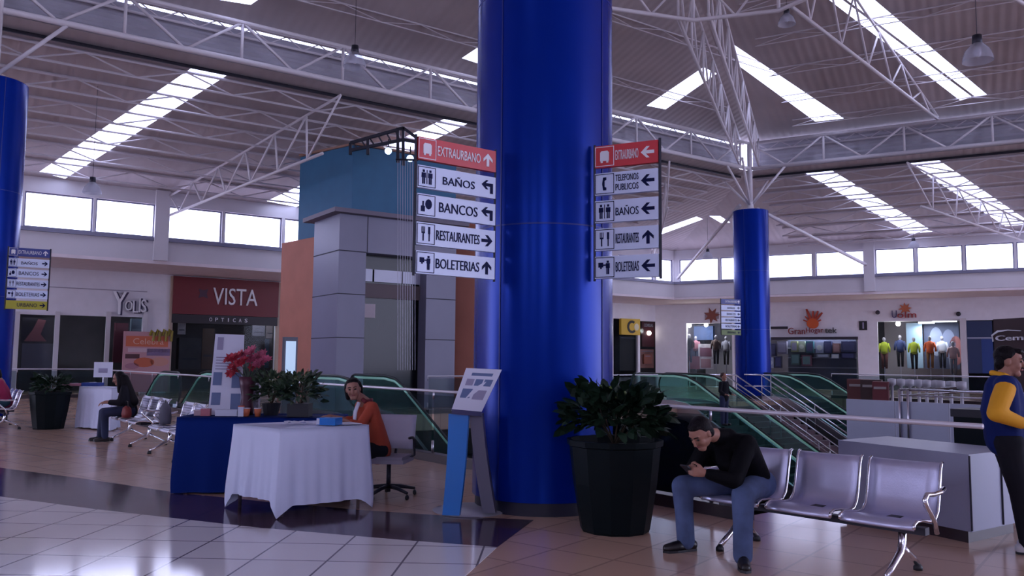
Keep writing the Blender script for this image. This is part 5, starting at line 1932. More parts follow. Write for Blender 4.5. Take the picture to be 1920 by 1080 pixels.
rnd = random.Random(8)
fc = ontable(462, 9.62)
t = thing('flower_vase', 'tall dark wrapped vase of red and pink flowers on the blue table', 'flowers', fc)
b = local(t); b.lathe([(0, 0), (.075, 0), (.08, .06), (.06, .2), (.085, .34), (.10, .44), (.09, .44), (.05, .3), (0, .3)], (0, 0, 0), 14); b.build('vase', mat('wine_wrap', (.07, .01, .03), .45), t, True)
for k, (x, y, mm) in enumerate(((432, 672, 'petal_red'), (440, 685, 'petal_red'), (448, 666, 'petal_red'), (462, 664, 'petal_pink'), (474, 672, 'petal_pink'), (490, 666, 'petal_pink'), (486, 680, 'petal_pink'),
                                (437, 697, 'petal_red'), (470, 658, 'petal_pink'), (455, 678, 'petal_red'), (497, 676, 'petal_pink'), (478, 686, 'petal_red'))):
    c = at(x, y, 9.62 + rnd.uniform(-.1, .1))
    fb = MB(); flower(fb, c, .075, rnd); flower(fb, c + V((.03, -.02, .02)), .065, rnd); flower(fb, c + V((-.03, -.03, -.02)), .06, rnd)
    so = fb.build('flower', MATS[mm], t, mods='keep')
    MB().path([V((fc.x, fc.y, TOP + .4)), c.lerp(V((fc.x, fc.y, TOP + .4)), .4) + V((0, 0, -.02)), c], [.004, .004, .003], 5).build('stalk', leaf_mid, so)
# patterned white box, cups and small things on the blue table
def small_box(label, px, Y, w_, d_, h_, m, nm='box', lid=None, z0=0.0, rz=.1, cat='box'):
    c = ontable(px, Y) + V((0, 0, z0))
    t = thing(nm, label, cat, c, rz)
    b = local(t); b.box((0, 0, h_ / 2), (w_, d_, h_)); b.build('body', m, t)
    b = local(t); b.box((0, 0, h_ + .004), (w_ * 1.03, d_ * 1.03, .012)); b.build('lid', lid or m, t)
    return t


small_box('tall white patterned box beside the information board', 469, 9.85, .20, .12, .34, mat('patterned', (.38, .34, .42), .6, var=.6, vscale=26), lid=paper)
small_box('low white box before the information board', 426, 9.45, .24, .12, .06, paper, lid=paper)
small_box('little pink packet left of the low white box', 386, 9.42, .10, .08, .07, mat('packet_pink', (.5, .16, .2), .6))
small_box('small pale pink packet at the left end of the blue table', 372, 9.45, .08, .08, .05, mat('packet_pale', (.5, .36, .4), .6))
small_box('white and red carton in front of the vase', 452, 9.36, .06, .06, .11, paper, lid=mat('carton_red', (.55, .12, .07), .6))
for i, (px_, lb) in enumerate(((462, 'orange cup directly right of the white and red carton'), (483, 'orange cup under the left table plant'))):
    c = ontable(px_, 9.38)
    t = thing('cup', lb, 'cup', c)
    b = local(t); b.lathe([(0, 0), (.03, 0), (.042, .09), (.038, .09), (.028, .01), (0, .01)], (0, 0, 0), 14); b.build('cup_body', mat('cup_orange', (.55, .14, .06), .5), t, True)
    b = local(t); b.lathe([(.041, .086), (.045, .09), (.041, .094)], (0, 0, 0), 14); b.build('rim', paper, t, True)
for i, (px_, Yb, sz, rb, lb, seed_) in enumerate(((508, 9.6, .22, 'L', 'left bushy potted plant with pale green tips on the blue table', 21), (562, 9.42, .26, 'R', 'right bushy dark potted plant in a black square pot on the blue table', 31))):
    c = ontable(px_, Yb)
    t = thing('potted_plant', lb, 'plant', c)
    b = local(t)
    if rb == 'R':
        b.box((0, 0, .075), (.24, .2, .15))
    else:
        b.lathe([(0, 0), (.08, 0), (.11, .14), (.10, .14), (.07, .02), (0, .02)], (0, 0, 0), 14)
    b.build('pot', black_plastic, t)
    stems(t, t, (0, 0, .12), 5, .28, .15, mat('stem_brown', (.05, .035, .02), .8), seed_)
    leaves(t, t, (0, 0, .28), sz, .24, 260, .09, leaf_mid, seed=seed_)
    leaves(t, t, (.06 if rb == 'L' else 0, -.05, .40), .11, .08, 26, .07, mat('leaf_pale', (.14, .19, .09), .6), 'young_leaves', seed=seed_ + 1)
# clear bag on the seat left of the blue table
c = at(368, 800, 10.4)
t = thing('plastic_bag', 'half clear plastic bag standing at the left end of the blue table', 'bag', (c.x, c.y, .43))
b = local(t)
for k in range(5):
    pass
b.path([(0, 0, 0), (0, 0, .1), (.01, 0, .25), (.02, 0, .36), (.03, 0, .40)], [.17, .20, .19, .13, .06], 14, flat=.6); b.build('bag_body', see_mat('bag_clear', (.8, .8, .85), (.6, .6, .7), .35, .2), t, True)
b = local(t); b.path([(-.03, 0, .38), (-.02, 0, .46), (.03, 0, .48), (.07, 0, .45), (.07, 0, .38)], .006, 6); b.build('handle', paper, t, True)
PM_bagstool = thing('stool', 'low grey stool carrying the clear bag', 'stool', (c.x, c.y, 0))
b = local(PM_bagstool); b.box((0, 0, .41), (.36, .36, .035)); b.build('seat', seat_metal2, PM_bagstool)
for a in (-1, 1):
    for d in (-1, 1):
        b = local(PM_bagstool); b.tube((a * .14, d * .14, .40), (a * .17, d * .17, 0), .012, n=8); b.build('leg', steel, PM_bagstool, True)
# on the white table
def wtp(px, Y):
    p = at(px, 790, Y); return V((p.x, p.y, TZ + .012))
c = wtp(618, 8.28)
t = thing('folder', 'bright blue folder lying on the white table', 'folder', c, -.25)
b = local(t); b.box((0, 0, .035), (.20, .16, .07)); b.build('cover', bright_blue, t)
b = local(t); b.box((-.085, -.081, .035), (.03, .004, .06)); b.build('spine_label', paper, t)
c = wtp(556, 8.3)
t = thing('paper_sheet', 'crumpled white sheet at the left of the blue folder', 'paper', c, .3)
b = local(t)
vs = [V((-.12 + .24 * i / 5, -.08 + .16 * j / 3, .004 + .03 * abs(sin(i * 1.3 + j)))) for i in range(6) for j in range(4)]
b.add(vs, [(i * 4 + j, i * 4 + j + 4, i * 4 + j + 5, i * 4 + j + 1) for i in range(5) for j in range(3)]); b.build('sheet', paper, t, mods='keep')
c = wtp(650, 8.45)
t = thing('paper_sheet', 'white form under the hands of the woman in orange', 'paper', c, .6)
b = local(t); b.box((0, 0, .003), (.21, .29, .004)); b.build('sheet', paper, t)

# kiosk
kc = onz(880, 962, 0); kc.y += .12
t = thing('information_stand', 'slim information stand with tilted white panel, blue front leg and grey rear leg', 'stand', kc)
MB().lathe([(0, 0), (.36, 0), (.37, .012), (.34, .025), (0, .03)], kc, 32).build('base_plate', mat('base_grey', (.42, .42, .50), .3), t, 'auto')


def ribbon(corn, th, m, name, bow):
    """corn: bottom-left, bottom-right, top-right, top-left world points; bowed sideways"""
    n = 10
    vs = []
    for i in range(n + 1):
        s_ = i / n
        l = corn[0].lerp(corn[3], s_) + V((bow * sin(pi * s_), 0, 0)); r_ = corn[1].lerp(corn[2], s_) + V((bow * sin(pi * s_), 0, 0))
        vs += [l, r_, r_ + V((.01, th, 0)), l + V((.01, th, 0))]
    fs = []
    for i in range(n):
        for k in range(4):
            a, b_ = i * 4 + k, i * 4 + (k + 1) % 4
            fs.append((a, b_, b_ + 4, a + 4))
    fs += [(0, 3, 2, 1), (n * 4, n * 4 + 1, n * 4 + 2, n * 4 + 3)]
    return MB().add(vs, fs).build(name, m, t, 'auto')


def kp3(px, py, Y):
    return at(px, py, Y)


gb = lambda px, py, Y: V((at(px, py, Y).x, at(px, py, Y).y, max(.015, at(px, py, Y).z)))
ribbon([gb(829, 966, 7.88), gb(861, 967, 7.86), at(878, 779, 7.9), at(841, 776, 7.92)], .06, bright_blue, 'front_leg', .012)
ribbon([gb(905, 962, 8.0), gb(929, 963, 8.0), at(904, 776, 7.98), at(880, 778, 7.98)], .18, mat('leg_grey', (.14, .13, .19), .4), 'rear_leg', -.012)
q = [at(847, 767, 7.82), at(903, 772, 7.86), at(941, 693, 8.08), at(874, 690, 8.04)]
nq = (q[1] - q[0]).cross(q[3] - q[0]).normalized()
if nq.y > 0:
    nq = -nq
po = MB().prism(q, -nq * .035).build('panel', paper, t)
def qp(a, b, o=.001):
    return q[0].lerp(q[1], a).lerp(q[3].lerp(q[2], a), b) + nq * o
for (a, b_, c1, d1, mm) in ((.14, .36, .58, .74, 'print_grey'), (.40, .62, .58, .74, 'print_blue'), (.66, .90, .58, .74, 'print_blue'), (.12, .42, .28, .50, 'print_blue'), (.50, .86, .26, .48, 'print_grey')):
    MB().prism([qp(a, c1), qp(b_, c1), qp(b_, d1), qp(a, d1)], nq * .002).build('picture', MATS[mm], po)
MB().prism([qp(.22, .82), qp(.82, .82), qp(.82, .89), qp(.22, .89)], nq * .002).build('title_bar', print_blue, po)
MB().prism([q[0], q[1], q[1] + V((0, 0, -.045)), q[0] + V((0, 0, -.045))], (0, .03, 0)).build('lower_edge', mat('edge_navy', (.03, .03, .12), .4), po)

# table with white cloth behind the long haired woman
S = [onz(124, 806, 0) + V((0, .45, 0)), onz(186, 812, 0) + V((0, .45, 0))]
S = [S[0], S[1], S[1] + V((-.2, .7, 0)), S[0] + V((-.2, .7, 0))]
t = thing('folding_table', 'small table hidden under pleated white cloth at far left', 'table', sum(S, V((0, 0, 0))) / 4)
table_frame(t, S, .86)
c_ = drape(S, .866, [.03] * 4, amp=.04, flare=.05, seed=9).build('tablecloth', cloth_white, None, True, mods='keep')
tag(c_, 'pleated white tablecloth on the small table beside the far left planter', 'tablecloth')
for (px_, w_, h_, co, lb) in ((140, .40, .05, (.50, .20, .28), 'flat pink parcel on the pleated table'), (174, .36, .07, (.02, .05, .26), 'flat dark blue parcel on the pleated table')):
    p = at(px_, 720, S[0].y + .28)
    t = thing('parcel', lb, 'parcel', (p.x, p.y, .872))
    b = local(t); b.box((0, 0, h_ / 2), (w_, .25, h_)); b.build('body', mat('parcel_%d' % px_, co, .6), t)
    b = local(t); b.box((0, 0, h_ + .002), (.03, .255, .006)); b.build('tape', paper, t)
p = at(193, 722, S[0].y + 1.15)
t = thing('sign_card', 'white printed card on a stand behind the long haired woman', 'sign', (p.x, p.y, 0))
zc = at(193, 683, p.y).z
b = local(t); b.tube((0, 0, 0), (0, 0, zc), .012, n=8); b.build('pole', steel, t)
b = local(t); b.lathe([(0, 0), (.14, 0), (.14, .015), (0, .02)], (0, 0, 0), 16); b.build('foot', steel, t)
b = local(t); b.box((0, -.02, zc - .12), (.42, .012, .34)); bo = b.build('card', paper, t)
b = local(t); b.box((.0, -.03, zc - .14), (.2, .004, .10)); b.build('picture', print_grey, bo)


# swivel chair
def swivel(label, loc, rz):
    t = thing('swivel_chair', label, 'chair', loc, rz)       # local -x is forward
    b = local(t); b.tube((0, 0, .06), (0, 0, .38), .025, n=12); b.build('gas_column', dark_metal, t, True)
    for k in range(5):
        a = 2 * pi * k / 5 + .35
        b = local(t); b.path([(0, 0, .12), (.14 * cos(a), .14 * sin(a), .11), (.31 * cos(a), .31 * sin(a), .075)], [.026, .022, .016], 8); lo = b.build('leg', dark_metal, t, True)
        b = local(t); b.sph((.31 * cos(a), .31 * sin(a), .03), .03, (1, .7, 1), 10, 8); b.build('castor', black_plastic, lo, True)
    b = local(t); b.box((0, 0, .40), (.44, .44, .04)); b.box((0, 0, .43), (.40, .40, .04)); b.build('seat', mat('chair_seat', (.30, .27, .33), .7), t)
    prof = [(.20, .50), (.235, .60), (.26, .70), (.285, .80), (.31, .87)]
    vs, fs = [], []
    for (x, z) in prof:
        for k in range(7):
            y = -.22 + .44 * k / 6
            vs.append(V((x - .04 * (1 - abs(y) / .22) * -1, y, z)))
    n = len(vs)
    vs += [v + V((.018, 0, 0)) for v in vs]
    for i in range(len(prof) - 1):
        for k in range(6):
            a = i * 7 + k
            fs.append((a, a + 1, a + 8, a + 7)); fs.append((a + n, a + 7 + n, a + 8 + n, a + 1 + n))
    for k in range(6):
        fs.append((k, k + n, k + 1 + n, k + 1)); a = (len(prof) - 1) * 7 + k; fs.append((a, a + 1, a + 1 + n, a + n))
    for i in range(len(prof) - 1):
        a = i * 7; fs.append((a, a + 7, a + 7 + n, a + n)); a = i * 7 + 6; fs.append((a, a + n, a + 7 + n, a + 7))
    b = local(t); b.add(vs, fs); b.build('backrest', mat('chair_mesh', (.52, .50, .62), .6), t, True)
    for y in (-.24, .24):
        b = local(t); b.path([(.12, y * .8, .41), (.17, y, .44), (.15, y, .60), (.10, y, .64), (-.06, y, .645)], .014, 8); b.build('armrest', dark_metal, t, True)
    b = local(t); b.path([(.05, 0, .41), (.24, 0, .42), (.29, 0, .52), (.31, 0, .64)], .018, 8); b.build('back_bar', dark_metal, t, True)
    return t


CH = V((-1.33, 9.12, 0))
swivel('office chair with white backrest and black star base, woman in orange on it', CH, radians(82))


# ------------------------------------------------------------------ people
def remesh(o, vox, it=4):
    m = o.modifiers.new('fuse', 'REMESH')
    m.mode = 'VOXEL'; m.voxel_size = vox; m.use_smooth_shade = True
    s_ = o.modifiers.new('smooth', 'SMOOTH'); s_.factor = .5; s_.iterations = it
    return o


def basis(f, u=V((0, 0, 1))):
    f = f.normalized()
    r = f.cross(u).normalized()
    uu = r.cross(f).normalized()
    return f, r, uu        # forward, right, up


def head_geo(b, c, f, u=V((0, 0, 1)), s=1.0):
    f, r, u = basis(f, u)
    R = Matrix((r, f, u)).transposed()
    b.sph(c + f * -.008 * s + u * .02 * s, .1 * s, (.77, .96, .98), 20, 14, R)
    b.sph(c + f * .012 * s - u * .035 * s, .1 * s, (.64, .74, .80), 18, 12, R)
    b.cap(c + f * .062 * s - u * .095 * s - r * .012, .026 * s, c + f * .062 * s - u * .095 * s + r * .012, .026 * s)
    b.cap(c + f * .088 * s + u * .01 * s, .010 * s, c + f * .106 * s - u * .030 * s, .0135 * s, 8)
    for sg in (-1, 1):
        b.sph(c + r * sg * .078 * s - u * .01 * s - f * .01 * s, .03 * s, (.35, .6, 1.0), 10, 8, R)
        b.cap(c + f * .082 * s + u * .026 * s + r * sg * .018 * s, .009 * s, c + f * .072 * s + u * .03 * s + r * sg * .045 * s, .009 * s, 8)
        b.sph(c + f * .055 * s - u * .03 * s + r * sg * .034 * s, .03 * s, (1, 1, 1), 10, 8)
    return f, r, u


def face_parts(t, parent, c, f, u=V((0, 0, 1)), s=1.0):
    f, r, u = basis(f, u)
    R = Matrix((r, f, u)).transposed()
    for sg in (-1, 1):
        MB().sph(c + f * .080 * s + u * .006 * s + r * sg * .031 * s, .0115 * s, (1.3, .6, .75), 10, 8, R).build('eye', eye_m, parent, True)
        MB().path([c + f * .094 * s + u * .029 * s + r * sg * .014 * s, c + f * .088 * s + u * .034 * s + r * sg * .034 * s, c + f * .076 * s + u * .028 * s + r * sg * .05 * s], .0042 * s, 6).build('eyebrow', hair_m, parent, True)
    MB().path([c + f * .083 * s - u * .062 * s - r * .024 * s, c + f * .095 * s - u * .058 * s, c + f * .083 * s - u * .062 * s + r * .024 * s], [.004 * s, .0075 * s, .004 * s], 8).build('mouth', lips, parent, True)


def hand_geo(b, w_, d, palmn, side_, curl=.5, s=1.0):
    """w_: wrist, d: pointing direction, palmn: palm normal, side_: thumb side direction"""
    d = V(d).normalized(); palmn = V(palmn); palmn = (palmn - d * palmn.dot(d)).normalized()
    sd = V(side_); sd = (sd - d * sd.dot(d) - palmn * sd.dot(palmn)).normalized()
    k0 = w_ + d * .085 * s
    b.cap(w_, .026 * s, w_ + d * .03 * s, .027 * s, 10)
    for q_ in (-.028, -.010, .010, .026):
        b.cap(w_ + d * .02 * s + sd * q_ * .7 * s, .017 * s, k0 + sd * q_ * s, .013 * s, 10)
    for q_, L in ((.030, .072), (.010, .080), (-.010, .074), (-.029, .058)):
        p = k0 + sd * q_ * s
        a = curl * .9
        pts = [p]
        dr = d
        for seg, ll in enumerate((.45, .32, .25)):
            ang = curl * (0.7 + .55 * seg)
            dr = (d * cos(ang) + palmn * sin(ang)).normalized()
            pts.append(pts[-1] + dr * L * ll * s)
        for i in range(3):
            b.cap(pts[i], (.0098 - .0008 * i) * s, pts[i + 1], (.009 - .0008 * i) * s, 8)
    t0 = w_ + d * .025 * s + sd * .022 * s
    t1 = t0 + (d * .6 + sd * .75 + palmn * .2).normalized() * .035 * s
    t2 = t1 + (d * .85 + sd * .25 + palmn * .45 * (1 + curl)).normalized() * .03 * s
    t3 = t2 + (d * .8 + palmn * .5 * (1 + curl)).normalized() * .022 * s
    b.cap(t0, .015 * s, t1, .0125 * s, 8); b.cap(t1, .0118 * s, t2, .0105 * s, 8); b.cap(t2, .0105 * s, t3, .009 * s, 8)
    return b


def limb(b, pts, rads):
    for i in range(len(pts) - 1):
        b.cap(pts[i], rads[i], pts[i + 1], rads[i + 1])


def shoe(t, ank, toe, m, s=1.0, sole=True):
    ank, toe = V(ank), V(toe)
    d = (toe - ank); d.z = 0; d.normalize()
    heel = V((ank.x, ank.y, 0)) - d * .055 * s
    z = min(toe.z, .035)
    b = MB()
    b.cap(heel + V((0, 0, .045 * s)), .040 * s, V((ank.x, ank.y, .075 * s)) + d * .02, .042 * s)
    b.cap(heel + V((0, 0, .036 * s)), .036 * s, heel + d * .15 * s + V((0, 0, .036 * s)), .042 * s)
    b.cap(heel + d * .12 * s + V((0, 0, .04 * s)), .043 * s, heel + d * .215 * s + V((0, 0, .032 * s)), .033 * s)
    o = b.build('shoe', m, t, True)
    remesh(o, .009, 3)
    sd = d.cross(V((0, 0, 1)))
    b = MB()
    pts = [heel + d * (x * s) + sd * (y * s) for x, y in ((-.035, 0), (-.02, .03), (.06, .034), (.15, .045), (.22, .036), (.25, 0), (.22, -.036), (.15, -.045), (.06, -.034), (-.02, -.03))]
    b.prism([V((p.x, p.y, 0.001)) for p in pts], (0, 0, .018))
    b.build('sole', black_plastic, o)
    return o


# --- seated man with a phone
def seated_man():
    t = thing('person', 'person in black jacket and blue jeans hunched over a phone on the near bench', 'person', (1.93, 6.8, 0))
    pel = V((1.96, 6.83, .53))
    fw = V((-.788, -.616, 0)).normalized(); rt = fw.cross(V((0, 0, 1)))      # his right hand side
    hL, hR = pel + rt * -.09, pel + rt * .09       # rt points to his right
    kR = V((1.385, 6.72, .50)); kL = V((1.76, 6.32, .50))
    aR = V((1.40, 6.68, .09)); aL = V((1.715, 6.19, .09))
    tR = aR + V((-.16, -.06, 0)); tL = aL + V((-.02, -.12, 0))
    nb = V((1.70, 6.60, .905))                      # neck base
    hc = V((1.475, 6.455, .945))                      # head centre
    ff = V((-.66, -.46, -.68)).normalized()
    ups = V((-.55, -.35, .75))
    sR = nb + rt * .175 + V((.03, .02, -.045)); sL = nb - rt * .175 + V((.03, .02, -.045))
    eR = V((1.50, 6.86, .615)); eL = V((1.70, 6.33, .60))
    ph = V((1.375, 6.42, .665))
    wR = V((1.445, 6.56, .655)); wL = V((1.485, 6.36, .655))
    b = MB()
    head_geo(b, hc, ff, ups)
    b.cap(nb, .06, hc - ff * .03 - V((0, 0, .02)), .055)
    b.cap(pel, .13, nb.lerp(pel, .35), .14); b.cap(nb.lerp(pel, .35), .13, nb, .07)
    b.cap(sL, .055, sR, .055)
    for s_, e_, w_ in ((sR, eR, wR), (sL, eL, wL)):
        limb(b, [s_, e_, w_], [.05, .04, .026])
    for h_, k_, a_ in ((hL, kL, aL), (hR, kR, aR)):
        limb(b, [h_, k_, a_], [.08, .055, .035])
        b.cap(a_, .033, a_ + V((0, 0, -.04)), .03)
    hand_geo(b, wR, ph + V((.01, .05, -.0)) - wR, V((-.2, -.9, .1)), V((.1, 0, 1)), .9)
    hand_geo(b, wL, ph + V((.02, -.045, -.0)) - wL, V((-.3, .9, .1)), V((.1, 0, 1)), .9)
    body = remesh(b.build('body', skin, t, True), .0065, 3)
    face_parts(t, body, hc, ff, ups)
    # phone
    T2 = frame(ph, (-.616 * -1, .788 * -1, 0))
    p_ = thing('mobile_phone', 'small dark phone held in both hands by the man on the near bench', 'phone', ph)
    MB().box(ph, (.075, .012, .15), atan2(.6, .79) + pi / 2, R=Matrix.Rotation(atan2(fw.y, fw.x) - pi / 2, 3, 'Z') @ Matrix.Rotation(radians(-55), 3, 'X')).build('case', black_plastic, p_)
    # jacket
    b = MB()
    b.cap(pel + V((.0, .0, .03)), .155, nb.lerp(pel, .45), .17); b.cap(nb.lerp(pel, .45), .165, nb + V((.02, .02, -.04)), .11)
    b.cap(pel + rt * .09 + V((0, 0, .02)), .10, sR, .085); b.cap(pel - rt * .09 + V((0, 0, .02)), .10, sL, .085)
    b.cap(sL, .083, sR, .083)
    b.cap(nb + V((.025, .02, -.015)), .088, nb.lerp(hc, .30) + V((0, 0, -.005)), .070)
    for s_, e_, w_ in ((sR, eR, wR), (sL, eL, wL)):
        limb(b, [s_, e_, e_.lerp(w_, .85)], [.08, .064, .044])
    remesh(b.build('jacket', jacket_black, t, True), .011, 3)
    b = MB()
    for h_, k_, a_ in ((hL, kL, aL), (hR, kR, aR)):
        limb(b, [h_ + V((0, 0, -.015)), k_, a_.lerp(k_, .5), a_ + V((0, 0, -.01))], [.11, .088, .074, .072])
    b.cap(hL + V((.02, .01, -.01)), .12, hR + V((.02, .01, -.01)), .12)
    remesh(b.build('jeans', jeans, t, True), .011, 3)
    shoe(t, aR, tR, shoe_m, 1.08); shoe(t, aL, tL, shoe_m, 1.08)
    f, r, u = basis(ff, ups)
    R = Matrix((r, f, u)).transposed()
    b = MB()
    b.sph(hc - f * .030 + u * .042, .1, (.84, .93, .86), 18, 12, R)
    b.sph(hc - f * .055 - u * .02, .1, (.76, .55, .75), 16, 10, R)
    b.sph(hc + f * .025 + u * .085, .06, (1.0, .75, .5), 12, 8, R)
    remesh(b.build('hair', hair_m, t, True), .008, 2)


seated_man()


# --- woman in the orange cardigan, turned to the viewer
def desk_woman():
    t = thing('person', 'person in orange cardigan seated at the white table, looking back at the viewer', 'person', (-1.38, 9.14, 0))
    pel = V((-1.47, 9.10, .53))
    fw = V((-.82, -.57, 0)).normalized(); rt = fw.cross(V((0, 0, 1)))
    hL, hR = pel - rt * .09, pel + rt * .09
    kR = hR + fw * .40 + V((0, 0, -.03)); kL = hL + fw * .40 + V((0, 0, -.03))
    aR = kR + V((.02, .02, -.41)); aL = kL + V((-.02, .05, -.41))
    nb = V((-1.575, 9.03, 1.03))
    hc = V((-1.705, 8.93, 1.175))
    ff = V((.10, -.98, -.12)).normalized()
    sR = nb + rt * .15 + V((0, 0, -.05)); sL = nb - rt * .15 + V((0, 0, -.05))
    eR = V((-1.62, 9.10, .80)) + rt * .10; eL = V((-1.62, 8.72, .80))
    eL = V((-1.60, 8.80, .79)); eR = V((-1.72, 9.22, .80))
    wL = V((-1.83, 8.68, .875)); wR = V((-1.95, 8.98, .875))
    b = MB()
    head_geo(b, hc, ff, V((-.12, 0, 1)), .95)
    b.cap(nb, .05, hc + V((.02, .02, -.05)), .047)
    b.cap(pel, .13, nb.lerp(pel, .5), .11); b.cap(nb.lerp(pel, .5), .11, nb + V((0, 0, -.06)), .09)
    b.cap(sL, .045, sR, .045)
    for s_, e_, w_ in ((sR, eR, wR), (sL, eL, wL)):
        limb(b, [s_, e_, w_], [.042, .034, .023])
    for h_, k_, a_ in ((hL, kL, aL), (hR, kR, aR)):
        limb(b, [h_, k_, a_], [.085, .055, .035]); b.cap(a_, .033, a_ + V((0, 0, -.03)), .03)
    hand_geo(b, wL, V((-.9, -.25, -.05)), V((0, .1, -1)), V((.2, .9, .1)), .35, .9)
    hand_geo(b, wR, V((-.85, -.5, -.05)), V((0, .1, -1)), V((.3, -.9, .1)), .35, .9)
    body = remesh(b.build('body', skin, t, True), .0065, 3)
    face_parts(t, body, hc, ff, V((-.12, 0, 1)), .95)
    b = MB()
    b.cap(pel + V((.02, 0, -.03)), .15, nb.lerp(pel, .5), .135); b.cap(nb.lerp(pel, .5), .135, nb + V((0, 0, -.08)), .095)
    b.cap(sL, .064, sR, .064)
    b.cap(hL - fw * .02, .10, sL, .065); b.cap(hR - fw * .02, .10, sR, .065)
    for s_, e_, w_ in ((sR, eR, wR), (sL, eL, wL)):
        limb(b, [s_, e_, e_.lerp(w_, .35)], [.062, .053, .045])
    remesh(b.build('cardigan', cardigan, t, True), .010, 3)
    b = MB(); b.path([nb + V((-.07, -.075, -.0)), nb + V((-.10, -.10, -.10)), nb + V((-.105, -.115, -.22))], [.028, .034, .026], 8, flat=.5)
    b.build('blouse_front', paper, t, True)
    b = MB(); b.path([nb + V((-.06, -.05, .05)), nb + V((0, -.085, .01)), nb + V((.05, -.03, .01)), nb + V((.04, .06, .02))], .026, 8); remesh(b.build('scarf', mat('scarf_dark', (.16, .02, .03), .8), t, True), .009, 2)
    b = MB()
    for h_, k_, a_ in ((hL, kL, aL), (hR, kR, aR)):
        limb(b, [h_ + V((0, 0, -.01)), k_, a_], [.10, .074, .055])
    b.cap(hL, .11, hR, .11)
    remesh(b.build('trousers', dark_cloth, t, True), .012, 3)
    shoe(t, aR, aR + fw * .1, shoe_m, .92); shoe(t, aL, aL + fw * .1, shoe_m, .92)
    f, r, u = basis(ff, V((-.12, 0, 1)))
    R = Matrix((r, f, u)).transposed()
    b = MB()
    b.sph(hc - f * .032 + u * .035, .1, (.86, .88, .88), 18, 12, R)
    b.sph(hc - f * .055 - u * .03, .1, (.78, .55, .85), 16, 10, R)
    b.sph(hc + f * .0 + u * .082, .07, (1.0, .9, .5), 12, 8, R)
    b.cap(hc - r * .070 - f * .015 + u * .045, .024, hc - r * .068 - f * .03 - u * .03, .020)
    b.cap(hc + r * .070 - f * .015 + u * .045, .024, hc + r * .068 - f * .035 - u * .03, .020)
    b.sph(hc - f * .10 - u * .05, .05, (1, 1, 1.1), 12, 8, R)
    for sg in (-1, 1):
        b.cap(hc + r * sg * .072 - f * .035 + u * .01, .030, hc + r * sg * .070 - f * .05 - u * .10, .026)
    remesh(b.build('hair', hair_m, t, True), .008, 2)


desk_woman()


